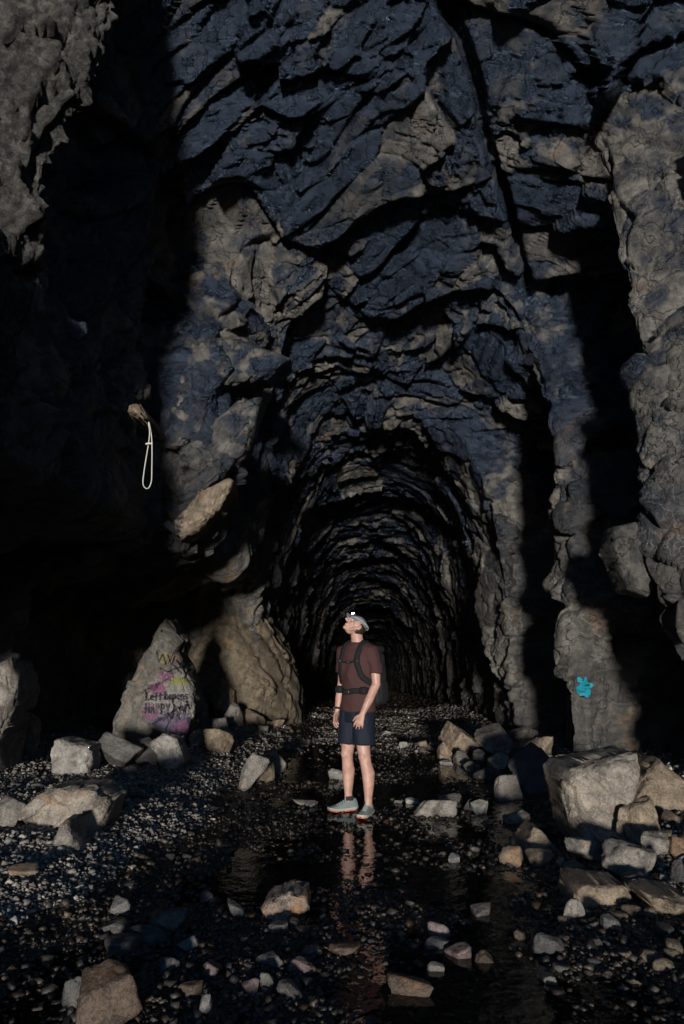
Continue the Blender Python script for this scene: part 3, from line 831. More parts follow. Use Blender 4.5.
# ------------------------------------------------------------------ gravel nobody could count
def gravel():
    rng = np.random.RandomState(5)
    V0 = np.array([(x, y, z) for x in (-.75, .75) for y in (-.75, .75) for z in (-.75, .75)], np.float32)
    F0 = np.array([(0, 1, 3, 2), (4, 6, 7, 5), (0, 4, 5, 1), (2, 3, 7, 6), (0, 2, 6, 4), (1, 5, 7, 3)])
    def field(name, n, mat, label, size, xr, yr, keep):
        y = 1.0 / rng.uniform(1 / yr[1] , 1 / yr[0], n * 3)
        x = rng.uniform(xr[0], xr[1], n * 3)
        k = keep(x, y); x, y = x[k][:n], y[k][:n]
        n = len(x)
        s = size[0] * np.exp(rng.normal(0, 0.42, n)) * (1 + 0.05 * (y - 3))
        s = np.clip(s, size[0] * .5, size[1])
        A = rng.normal(size=(n, 3, 3)).astype(np.float32)
        q, _ = np.linalg.qr(A)
        sc3 = (rng.uniform(0.55, 1.2, (n, 1, 3)) * s[:, None, None]).astype(np.float32)
        jit = rng.uniform(0.45, 1.2, (n, len(V0), 3)).astype(np.float32)
        P = (V0[None] * jit * sc3) @ q
        P[:, :, 2] *= 0.75
        z = ground_z(x, y)
        P += np.stack([x, y, z + s * 0.22], 1)[:, None, :].astype(np.float32)
        F = (F0[None] + (np.arange(n) * len(V0))[:, None, None]).reshape(-1, 4)
        o = link(name, quick_mesh(name, P.reshape(-1, 3), F), mat, smooth=False)
        tag(o, label, 'gravel', None, 'stuff')
    def gmat(name, a, b, rough):
        t = NT(name)
        ge = t.n('ShaderNodeNewGeometry')
        cr = t.n('ShaderNodeValToRGB')
        e = cr.color_ramp.elements
        e[0].color = (*a, 1); e[1].color = (*b, 1)
        m = e.new(0.55); m.color = (*[(p * .6 + q * .4) for p, q in zip(a, b)], 1)
        m2 = e.new(0.78); m2.color = (a[0] * 1.4 + .03, a[1] * 1.2 + .012, a[2] * 1.1, 1)
        t.l(ge.outputs['Random Per Island'], cr.inputs[0])
        t.l(cr.outputs[0], t.b.inputs['Base Color'])
        t.b.inputs['Roughness'].default_value = rough
        t.bump([(t.noise(t.coords(), 90, 4), 0.004)])
        return t.m
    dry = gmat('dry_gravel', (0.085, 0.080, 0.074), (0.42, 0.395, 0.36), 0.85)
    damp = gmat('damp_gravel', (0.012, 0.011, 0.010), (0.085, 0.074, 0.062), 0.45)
    lim = lambda x, y: np.abs(x - 0.03 * y) < (0.62 * y + 0.2)
    field('pale_gravel', 34000, dry, 'pale crushed gravel spread over the left bank', (0.010, 0.036), (-5, -0.4), (3.0, 14.0),
          lambda x, y: lim(x, y) & (ground_z(x, y) > 0.055 + 0.05 * perlin(np.stack([x, y, x * 0], 1) * 1.3, 61)))
    field('damp_gravel', 32000, damp, 'dark damp gravel along the edges of the water', (0.012, 0.040), (-4, 4.2), (2.6, 22.0),
          lambda x, y: lim(x, y) & (ground_z(x, y) > -0.075) & ((ground_z(x, y) < 0.075 + 0.06 * perlin(np.stack([x, y, x * 0], 1) * 1.1, 63)) | (x > 0.8)))
    field('pale_gravel', 6000, dry, 'pale grit among the boulders on the right', (0.014, 0.045), (1.0, 4.5), (3.4, 14.0),
          lambda x, y: lim(x, y) & (ground_z(x, y) > 0.07 + 0.06 * perlin(np.stack([x, y, x * 0], 1) * 1.3, 62)))
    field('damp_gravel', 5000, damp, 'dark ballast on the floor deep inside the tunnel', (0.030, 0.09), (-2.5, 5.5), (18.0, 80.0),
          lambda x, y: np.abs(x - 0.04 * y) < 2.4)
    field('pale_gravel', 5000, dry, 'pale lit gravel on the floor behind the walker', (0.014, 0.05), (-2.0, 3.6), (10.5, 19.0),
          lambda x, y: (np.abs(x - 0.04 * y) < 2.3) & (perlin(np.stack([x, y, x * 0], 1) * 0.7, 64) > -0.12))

# ------------------------------------------------------------------ rocks with an outline of their own
def outline_shape(pts, depth, seed, sub=5, rough=0.03, flat=0.42, back=0.5):
    """pts: closed outline (x, z) in metres round (0, 0); a faceted lump of that outline with real depth"""
    pts = np.array(pts, float)
    ang = np.arctan2(pts[:, 1], pts[:, 0])
    # dense outline as radius over angle
    dense = []
    for a, b in zip(pts, np.roll(pts, -1, 0)):
        for k in np.linspace(0, 1, 40, endpoint=False): dense.append(a + (b - a) * k)
    dense = np.array(dense)
    th = np.arctan2(dense[:, 1], dense[:, 0]); rr = np.hypot(dense[:, 0], dense[:, 1])
    o = np.argsort(th); th, rr = th[o], rr[o]
    th = np.r_[th - 2 * np.pi, th, th + 2 * np.pi]; rr = np.r_[rr, rr, rr]
    V, F = ICO[sub]
    rho = np.hypot(V[:, 0], V[:, 2]); t = np.arctan2(V[:, 2], V[:, 0])
    rad = np.interp(t, th, rr) * np.clip(rho, 0, 1) ** 0.75
    yy = np.sign(V[:, 1]) * np.abs(V[:, 1]) ** flat * np.where(V[:, 1] < 0, 0.5, back) * depth
    P = np.stack([rad * np.cos(t), yy, rad * np.sin(t)], 1)
    size = float(np.mean(rr))
    s = seed * 1.71 % 40
    q = (P / size * 1.1 + s).astype(np.float32)
    fv, fe = facets(q, seed % 91, (1, 1, 1), (0, 0, 0), 0.7)
    ra = facets.own
    fv2, fe2 = facets(q * 3.1, seed % 91 + 3, (1, 1, 1), (0, 0, 0), 0.7)
    outline_shape.tone = np.clip(0.52 + 0.6 * (ra - .5) + 0.6 * (facets.own - .5), 0, 1).astype(np.float32)
    front = (V[:, 1] < 0.2).astype(float)
    P[:, 1] += front * min(depth, 0.9) * 0.15 * fv
    d = size * (rough * 1.6 * fv2 - rough * (1 - sstep(0, .08, fe2)) + rough * 1.5 * fbm(q * 4, 4, seed % 77))
    n = V / np.linalg.norm(V, axis=1, keepdims=True)
    P += n * d[:, None]
    return P, F

def outline_stone(name, px, depth, mat, label, seed, d=None, parent=None, sub=5, rough=0.03, cat='rock', lean=0.0, flat=0.22):
    px = np.array(px, float)
    lo, hi = px.min(0), px.max(0)
    c = (lo + hi) / 2
    d_in = d
    if d is None:
        p = floor_at(c[0], hi[1]); p = floor_at(c[0], hi[1], gz(p.x, p.y)); d = p.y
    dc = d + depth * 0.4
    ctr = at(c[0], c[1], dc)
    m = mpp(dc, c[1])
    gr = parent is None and cat == 'rock' and d_in is None
    pts = [((x - c[0]) * m, -(y - c[1]) * m * (1.22 if gr and y > c[1] else 1.0)) for x, y in px]
    P, F = outline_shape(pts, depth, seed, sub, rough, flat)
    zmin = P[:, 2].min()
    P[:, 2] -= zmin
    me = quick_mesh(name, P, F)
    me.attributes.new('tone', 'FLOAT', 'POINT').data.foreach_set('value', outline_shape.tone)
    o = link(name, me, M[mat], parent, (ctr.x, ctr.y, ctr.z + zmin), (lean, 0, 0))
    if parent is None: tag(o, label, cat); note(label, c[0], c[1])
    elif label: o['label'] = label
    return o

tunnel_root = bpy.data.objects['tunnel']
outline_stone('boulder', [(553, 772), (560, 764), (600, 757), (629, 751), (632, 768), (622, 790), (640, 820), (648, 840), (628, 843), (570, 841), (560, 812), (556, 790)], 0.75, 'block',
              'huge pale grey block with a rusty upper edge, right of the stream', 203, sub=6, rough=0.018)
outline_stone('boulder', [(612, 803), (632, 775), (652, 757), (672, 775), (688, 780), (690, 800), (672, 836), (645, 836), (624, 818)], 0.6, 'tan',
              'angular tan boulder leaning against the huge grey block', 204, d=6.0, sub=6, rough=0.02)
outline_stone('rock', [(512, 845), (530, 824), (537, 827), (562, 853), (556, 856), (535, 850), (514, 852)], 0.40, 'tan', 'pointed tan rock in the group left of the huge grey block', 205, rough=0.02)
outline_stone('boulder', [(32, 812), (36, 800), (55, 786), (100, 783), (119, 797), (114, 815), (107, 829), (80, 824), (45, 824)], 0.55, 'block',
              'broad flat-topped grey boulder, largest in the left foreground pile', 206, sub=6, rough=0.02)
outline_stone('rock', [(56, 752), (58, 739), (66, 738), (94, 745), (96, 760), (94, 774), (62, 768)], 0.45, 'pale', 'squarish pale block with a tan stripe, top of the left pile', 207, rough=0.025)
outline_stone('rock', [(56, 843), (67, 819), (74, 818), (88, 842)], 0.3, 'grey', 'pyramid-shaped stone leaning on the front of the broad boulder', 208, rough=0.02)
outline_stone('rock', [(152, 742), (165, 733), (180, 737), (188, 758), (184, 766), (172, 768), (160, 752)], 0.45, 'pale', 'whitish jagged rock in front of the lettered boulder', 209, rough=0.03)
outline_stone('rock', [(564, 896), (567, 880), (574, 876), (618, 880), (623, 890), (611, 906), (590, 903)], 0.38, 'tan', 'blocky tan rock lying alone on the gravel below the huge grey block', 210, rough=0.02)
outline_stone('rock', [(637, 890), (655, 888), (680, 891), (682, 916), (662, 914), (645, 903)], 0.4, 'tan', 'tan wedge-shaped rock near the right edge, lowest of the pile', 211, rough=0.02)
outline_stone('rock', [(263, 903), (270, 895), (290, 887), (308, 889), (311, 903), (296, 914), (272, 919)], 0.30, 'splash', 'white and orange rock alone in the dark foreground water', 212, rough=0.03)
outline_stone('boulder', [(-4, 668), (8, 662), (14, 660), (27, 690), (22, 708), (14, 735), (12, 795), (-30, 795), (-30, 700)], 0.8, 'grey', 'pale rock cut by the left edge, high before the black recess', 213, d=7.6)
outline_stone('earth_mound', [(165, 740), (168, 680), (186, 628), (212, 606), (246, 600), (272, 622), (290, 652), (302, 690), (306, 728)], 4.0, 'earth',
              'brown sandy mound of fallen earth against the left wall', 214, d=13.2, sub=6, rough=0.035, cat='mound', flat=0.95)
outline_stone('rock', [(230, 704), (236, 676), (250, 668), (268, 676), (276, 692), (268, 712), (252, 722), (238, 720)], 0.7, 'earth', 'big sandy slab set in the front of the mound', 215, d=12.95, rough=0.07, flat=0.5)
outline_stone('rock', [(214, 700), (222, 678), (236, 690), (238, 716), (220, 720)], 0.7, 'tan', 'sandy upright rock at the left front of the mound', 216, d=12.6, rough=0.03)
# hanging slabs of the left wall
outline_stone('rock_slab', [(170, 452), (178, 402), (194, 346), (222, 346), (236, 374), (216, 402), (206, 436), (188, 454)], 0.6, 'tunnel', 'pale hanging slab high on the left wall', 217, d=8.62, parent=tunnel_root, sub=6, rough=0.05)
outline_stone('rock_slab', [(200, 350), (222, 344), (256, 352), (292, 366), (268, 382), (228, 394), (206, 384)], 0.7, 'tunnel', 'pale wedge jutting from the top of the hanging slabs', 221, d=8.72, parent=tunnel_root, sub=6, rough=0.03)
outline_stone('rock_slab', [(168, 500), (174, 468), (202, 438), (238, 402), (262, 400), (247, 458), (204, 498), (182, 514)], 0.6, 'tunnel', 'smooth bluish slab under the pale hanging one', 218, d=8.7, parent=tunnel_root, sub=6, rough=0.035)
outline_stone('rock_slab', [(178, 524), (204, 494), (230, 480), (236, 484), (224, 510), (202, 534), (184, 543)], 0.5, 'tan', 'orange-stained block at the bottom of the hanging slabs', 219, d=8.6, parent=tunnel_root, rough=0.05)
outline_stone('rock_slab', [(606, 548), (612, 528), (632, 524), (646, 560), (640, 598), (618, 590)], 0.5, 'tunnel', None, 220, d=7.35, parent=tunnel_root, rough=0.025)

# ------------------------------------------------------------------ the lettered boulder
LET = outline_stone('boulder', [(124, 746), (123, 714), (131, 690), (146, 662), (158, 636), (168, 619), (176, 629), (186, 642), (181, 651), (189, 668), (199, 687), (200, 705), (193, 730), (188, 748)],
                    1.0, 'letter', 'upright boulder covered in pink, yellow and black graffiti lettering', 230, sub=6, rough=0.03, flat=0.26)

def bvh_of(o):
    mw = o.matrix_basis
    vs_ = [mw @ v.co for v in o.data.vertices]
    return BVHTree.FromPolygons(vs_, [tuple(p.vertices) for p in o.data.polygons])

def decal(name, bvh, mask, box, step, mat, parent, ydepth, off=0.006):
    """paint laid on a rock: grid over a picture box, kept where mask(x, y), dropped onto the surface along +Y"""
    x0, y0, x1, y1 = box
    xs = np.arange(x0, x1, step); ys = np.arange(y0, y1, step)
    V, F, ids = [], [], {}
    def vert(i, j):
        if (i, j) in ids: return ids[(i, j)]
        a_, b_ = ray(xs[i], ys[j])
        hit, n, _, _ = bvh.ray_cast(Vector((a_ * (ydepth - 2.0), ydepth - 2.0, CAM_H + b_ * (ydepth - 2.0))), Vector((a_, 1, b_)), 5.0)
        ids[(i, j)] = None
        if hit is not None:
            ids[(i, j)] = len(V); V.append((hit.x, hit.y - off, hit.z))
        return ids[(i, j)]
    cxs, cys = np.meshgrid(xs[:-1] + step / 2, ys[:-1] + step / 2, indexing='ij')
    mk = mask(cxs, cys)
    for i, j in zip(*np.nonzero(mk)):
        q = [vert(i, j), vert(i, j + 1), vert(i + 1, j + 1), vert(i + 1, j)]
        if None in q: continue
        ys_ = [V[k][1] for k in q]
        if max(ys_) - min(ys_) > 0.30: continue
        F.append(q)
    if not F: return None
    me = quick_mesh(name, np.array(V), np.array(F))
    inv = parent.matrix_basis.inverted()
    me.transform(inv)
    o = link(name, me, mat, parent)
    return o

def strokes_mask(lines, r):
    segs = []
    for l in lines:
        for a, b in zip(l, l[1:]): segs.append((a, b))
    def f(x, y):
        m = np.full(x.shape, 9e9)
        for (ax, ay), (bx, by) in segs:
            dx, dy = bx - ax, by - ay
            t = np.clip(((x - ax) * dx + (y - ay) * dy) / (dx * dx + dy * dy + 1e-9), 0, 1)
            m = np.minimum(m, np.hypot(x - ax - t * dx, y - ay - t * dy))
        n = perlin(np.stack([x.ravel() * 1.1, y.ravel() * 1.1, x.ravel() * 0], 1), 71).reshape(x.shape)
        return m < r * (1 + 0.5 * n)
    return f

def blob_mask(cx, cy, rx, ry, seed, k=0.5, hole=0.25):
    def f(x, y):
        p = np.stack([x.ravel(), y.ravel(), x.ravel() * 0], 1)
        n = perlin(p * 0.28, seed).reshape(x.shape); h = (perlin(p * 0.8, seed + 1) + 0.7 * perlin(p * 2.1, seed + 2)).reshape(x.shape)
        return (np.hypot((x - cx) / rx, (y - cy) / ry) + k * n * 2 < 1) & (h < hole)
    return f

GL = {  # simple hand-sprayed letters in a unit cell: x 0..1, y 0 (top) .. 1 (base)
    'L': [[(0.1, 0), (0, 1), (0.8, 0.95)]], 'e': [[(0.1, .65), (.8, .6), (.6, .35), (.15, .5), (.1, .85), (.8, .95)]],
    'f': [[(.8, .05), (.45, .1), (.35, 1.1)], [(.05, .5), (.8, .45)]], 't': [[(.45, .1), (.4, 1)], [(0, .4), (.9, .35)]],
    'h': [[(.15, 0), (.1, 1)], [(.1, .6), (.5, .4), (.75, .55), (.75, 1)]], 'a': [[(.75, .45), (.3, .45), (.1, .75), (.3, 1), (.7, .85), (.78, .45), (.8, 1)]],
    'p': [[(.1, .4), (.1, 1.35)], [(.1, .5), (.55, .4), (.75, .65), (.5, .95), (.1, .9)]], 'n': [[(.1, .4), (.1, 1)], [(.1, .6), (.5, .4), (.75, .55), (.8, 1)]],
    's': [[(.75, .42), (.3, .42), (.2, .62), (.7, .75), (.6, .98), (.1, .98)]],
    'H': [[(.1, 0), (.05, 1)], [(.8, 0), (.75, 1)], [(.1, .5), (.8, .5)]], 'A': [[(0, 1), (.4, 0), (.85, 1)], [(.2, .62), (.65, .62)]],
    'P': [[(.1, 0), (.1, 1)], [(.1, .05), (.6, .05), (.75, .3), (.5, .5), (.1, .5)]], 'Y': [[(.05, 0), (.4, .5), (.8, 0)], [(.4, .5), (.35, 1)]],
}
def text_strokes(txt, x, y, w, h, slope=0.0):
    out = []
    for c in txt:
        if c != ' ':
            for l in GL[c]: out.append([(x + a * w * .85, y + b * h - slope * (x + a * w)) for a, b in l])
        x += w
    return out

def graffiti():
    b = bvh_of(LET)
    dd = LET.location.y
    pm = plain('magenta_spray', (0.125, 0.045, 0.095), 0.75, var=0.3, bscale=30)
    ym = plain('yellow_spray', (0.15, 0.15, 0.045), 0.75, var=0.3, bscale=30)
    wm = plain('grey_white_spray', (0.15, 0.145, 0.135), 0.85, var=0.3, bscale=18)
    bm_ = plain('black_spray', (0.018, 0.012, 0.022), 0.5)
    vm = plain('violet_spray', (0.055, 0.045, 0.085), 0.7, var=0.4, bscale=20)
    bx = (120, 615, 203, 748)
    decal('paint_patch', b, blob_mask(174, 697, 27, 24, 81, 0.25, 0.30), bx, 0.36, wm, LET, dd, 0.004)
    decal('paint_patch', b, blob_mask(172, 722, 22, 11, 82, 0.4, 0.2), bx, 0.36, vm, LET, dd, 0.006)
    decal('paint_patch', b, blob_mask(158, 689, 8.5, 6, 83, 0.4, 0.25), bx, 0.36, pm, LET, dd, 0.008)
    decal('paint_patch', b, blob_mask(151, 712, 8, 8, 84, 0.5, 0.15), bx, 0.36, pm, LET, dd, 0.008)
    decal('paint_patch', b, blob_mask(182, 728, 8, 8, 85, 0.5, 0.12), bx, 0.36, pm, LET, dd, 0.008)
    decal('paint_patch', b, blob_mask(166, 676, 8, 5, 86, 0.5, 0.1), bx, 0.36, pm, LET, dd, 0.008)
    decal('paint_patch', b, blob_mask(178, 681, 9.5, 4.5, 87, 0.3, 0.25), bx, 0.36, ym, LET, dd, 0.008)
    decal('paint_patch', b, blob_mask(164, 658, 5, 6, 88, 0.5, 0.1), bx, 0.36, ym, LET, dd, 0.008)
    t1 = text_strokes('Left', 146.5, 692.5, 4.2, 7.5, 0.0) + text_strokes('hapens', 165, 691.5, 4.0, 7.5, 0.0)
    t2 = text_strokes('HAPPY', 145, 703.5, 5.2, 9.5, -0.02)
    t2 = [[(x + 0.5, y - 3.0) for x, y in l] for l in t2]
    scr = [[(174, 704), (179, 716), (181, 703), (185, 714), (187, 701), (190, 709)], [(172, 712), (177, 706), (182, 710), (189, 704)], [(168, 712), (172, 719), (175, 711), (180, 719)]]
    hi = [[(157, 652), (159, 662), (163, 654), (166, 664)], [(168, 655), (172, 665), (175, 656)], [(177, 660), (182, 668), (184, 658)], [(160, 668), (168, 672), (176, 668), (182, 673)], [(172, 664), (178, 668), (186, 666)]]
    decal('lettering', b, strokes_mask(t1, 0.72), bx, 0.33, bm_, LET, dd, 0.026)
    decal('lettering', b, strokes_mask(t2, 0.78), bx, 0.33, bm_, LET, dd, 0.026)
    decal('lettering', b, strokes_mask(scr, 0.7), bx, 0.4, bm_, LET, dd, 0.026)
    decal('lettering', b, strokes_mask(hi, 0.55), bx, 0.4, bm_, LET, dd, 0.026)
graffiti()

def splat():
    b = tunnel_bvh(8.6, 13.0, 'R')
    blob = [(584, 686, 5.2), (581, 691, 4.6), (586, 692, 4.6), (579.5, 680, 2.6), (578.5, 678.5, 2.0), (585.2, 680, 1.7), (585.2, 678.2, 1.4), (589.5, 685.5, 2.6), (592, 685, 1.5), (577.5, 688, 1.9), (586.5, 697, 1.6), (580, 694, 2)]
    def mask(x, y):
        m = np.zeros(x.shape, bool)
        for cx, cy, r in blob: m |= np.hypot(x - cx, y - cy) < r
        return m
    o = decal('paint_splat', b, mask, (570, 672, 600, 702), 0.4, plain('turquoise_spray', (0.0, 0.20, 0.28), 0.7, var=0.12, bscale=25), tunnel_root, 9.8, 0.012)
    if o: o['label'] = 'turquoise paint splat shaped like a hand'
splat()

# ------------------------------------------------------------------ webbing sling on a rock knob
def ribbon(name, pts, width, thick, mat, parent, nrm, closed=False):
    """flat strap along pts; nrm: one vector or a list, the strap's outward normal"""
    n = len(pts); V, F = [], []
    for i, p in enumerate(pts):
        a = pts[(i - 1) % n] if (closed or i > 0) else p
        b = pts[(i + 1) % n] if (closed or i < n - 1) else p
        t = (Vector(b) - Vector(a)).normalized()
        nn = Vector(nrm[i] if isinstance(nrm, list) else nrm)
        sd = t.cross(nn).normalized(); nn = sd.cross(t).normalized()
        for s, h in ((-1, 0), (-.8, 1), (.8, 1), (1, 0)):
            V.append(Vector(p) + sd * (s * width / 2) + nn * (h * thick))
    m = n if closed else n - 1
    for i in range(m):
        j = (i + 1) % n
        for k in range(4):
            F.append((i * 4 + k, i * 4 + (k + 1) % 4, j * 4 + (k + 1) % 4, j * 4 + k))
    if not closed:
        F.append((0, 1, 2, 3)); F.append(((n - 1) * 4 + 3, (n - 1) * 4 + 2, (n - 1) * 4 + 1, (n - 1) * 4))
    return link(name, quick_mesh(name, np.array([v[:] for v in V]), np.array(F)), mat, parent, smooth=False)

def smooth_path(pts, n=60, closed=False):
    P = [Vector(p) for p in pts]; out = []
    m = len(P)
    segs = m if closed else m - 1
    for i in range(segs):
        g = lambda k: P[k % m] if closed else P[max(0, min(m - 1, k))]
        p0, p1, p2, p3 = g(i - 1), g(i), g(i + 1), g(i + 2)
        k = max(2, n // segs)
        for q in range(k):
            t = q / k
            out.append(0.5 * ((2 * p1) + (p2 - p0) * t + (2 * p0 - 5 * p1 + 4 * p2 - p3) * t * t + (3 * p1 - p0 - 3 * p2 + p3) * t ** 3))
    if not closed: out.append(P[-1])
    return out

def sling():
    D = 6.6
    outline_stone('rock_knob', [(139, 426), (144, 417), (150, 416), (157, 428), (152, 431), (146, 428)], 0.9, 'tan', 'brown rock knob that the white sling hangs on', 240, d=D + 0.02, parent=tunnel_root)
    root = empty('sling', at(148, 491, D))
    tag(root, 'white webbing sling hanging as a long loop on the dark left wall', 'sling')
    wm = plain('white_webbing', (0.50, 0.49, 0.46), 0.85, bump=0.002, bscale=300)
    loop = [(149, 423), (151.4, 436), (152, 450), (151.8, 470), (151.4, 481), (149, 487.5), (146, 488.5), (143.3, 485), (143.2, 478), (145.5, 462), (148.3, 445), (149.6, 433), (148.6, 424.5)]
    pts = [p - root.location for p in smooth_path([at(x, y, D - 0.02 * (i % 3)) for i, (x, y) in enumerate(loop)], 90, True)]
    ribbon('loop', pts, 0.011, 0.005, wm, root, (0.35, -1, 0), True)
    cross = [at(146, 444, D - .03) - root.location, at(149, 443.4, D - .05) - root.location, at(152.4, 443.6, D - .03) - root.location]
    ribbon('keeper_band', cross, 0.02, 0.006, wm, root, (0, -1, 0))
sling()

_cnt = {}
for _n in NAMED: _cnt[_n[0]] = _cnt.get(_n[0], 0) + 1
ANCHORS[:] = [q for q in NAMED if _cnt[q[0]] == 1 and len(q[0].split()) >= 3]
scatter()
gravel()

# ------------------------------------------------------------------ the walker
def tube(pts, rads, n=20, side=(1, 0, 0)):
    V, F = [], []
    P = [Vector(p) for p in pts]; m = len(P)
    for i, p in enumerate(P):
        t = (P[min(i + 1, m - 1)] - P[max(i - 1, 0)]).normalized()
        s = Vector(side); s = (s - t * s.dot(t)).normalized(); b = t.cross(s)
        ra, rb = rads[i] if isinstance(rads[i], (tuple, list)) else (rads[i], rads[i])
        for k in range(n):
            a = 2 * math.pi * k / n
            V.append(p + s * (ra * math.cos(a)) + b * (rb * math.sin(a)))
    for i in range(m - 1):
        for k in range(n):
            F.append((i * n + k, i * n + (k + 1) % n, (i + 1) * n + (k + 1) % n, (i + 1) * n + k))
    V.append(P[0]); V.append(P[-1]); c0, c1 = len(V) - 2, len(V) - 1
    for k in range(n):
        F.append((c0, (k + 1) % n, k)); F.append((c1, (m - 1) * n + k, (m - 1) * n + (k + 1) % n))
    return V, F

def ball(c, r, mat=None, sub=3):
    V, F = ICO[sub]
    out = [Vector(c) + Vector((v[0] * r[0], v[1] * r[1], v[2] * r[2])) for v in V]
    return out, [tuple(int(i) for i in f) for f in F]

def rbox(c, half, p=5.0, sub=4):
    """box with rounded edges (superellipsoid)"""
    V, F = ICO[sub]
    r = (np.abs(V) ** p).sum(1) ** (-1 / p)
    Q = V * r[:, None] * np.array(half)
    return [Vector(c) + Vector(q) for q in Q.tolist()], [tuple(int(i) for i in f) for f in F]

def xform(part, M4):
    return [M4 @ v for v in part[0]], part[1]

def joined(name, parts):
    me = bpy.data.meshes.new(name); V, F = [], []
    for v, f in parts:
        o = len(V); V += [tuple(q) for q in v]; F += [tuple(i + o for i in t) for t in f]
    me.from_pydata(V, [], F); me.update()
    return me

def remeshed(name, parts, voxel, mat, parent, smooth=4, fold=None):
    me = joined(name, parts)
    o = bpy.data.objects.new(name + '_tmp', me); col.objects.link(o)
    m = o.modifiers.new('r', 'REMESH'); m.mode = 'VOXEL'; m.voxel_size = voxel
    s = o.modifiers.new('s', 'SMOOTH'); s.factor = 0.5; s.iterations = smooth
    dg = bpy.context.evaluated_depsgraph_get(); dg.update()
    out = bpy.data.meshes.new_from_object(o.evaluated_get(dg))
    bpy.data.objects.remove(o, do_unlink=True); bpy.data.meshes.remove(me)
    out.name = name
    if fold:
        n = len(out.vertices); co = np.empty(n * 3, np.float32); out.vertices.foreach_get('co', co); co = co.reshape(-1, 3)
        no = np.array([v.normal[:] for v in out.vertices], np.float32)
        amp, sx, sy, sz, seed = fold
        q = co * np.array([sx, sy, sz], np.float32)
        q = q + 0.6 * np.stack([perlin(co * 6, seed + 5), perlin(co * 6, seed + 6), perlin(co * 6, seed + 7)], 1)
        co += no * (amp * (1 - np.abs(perlin(q, seed)) * 3.2))[:, None]
        out.vertices.foreach_set('co', co.ravel()); out.update()
    return link(name, out, mat, parent)

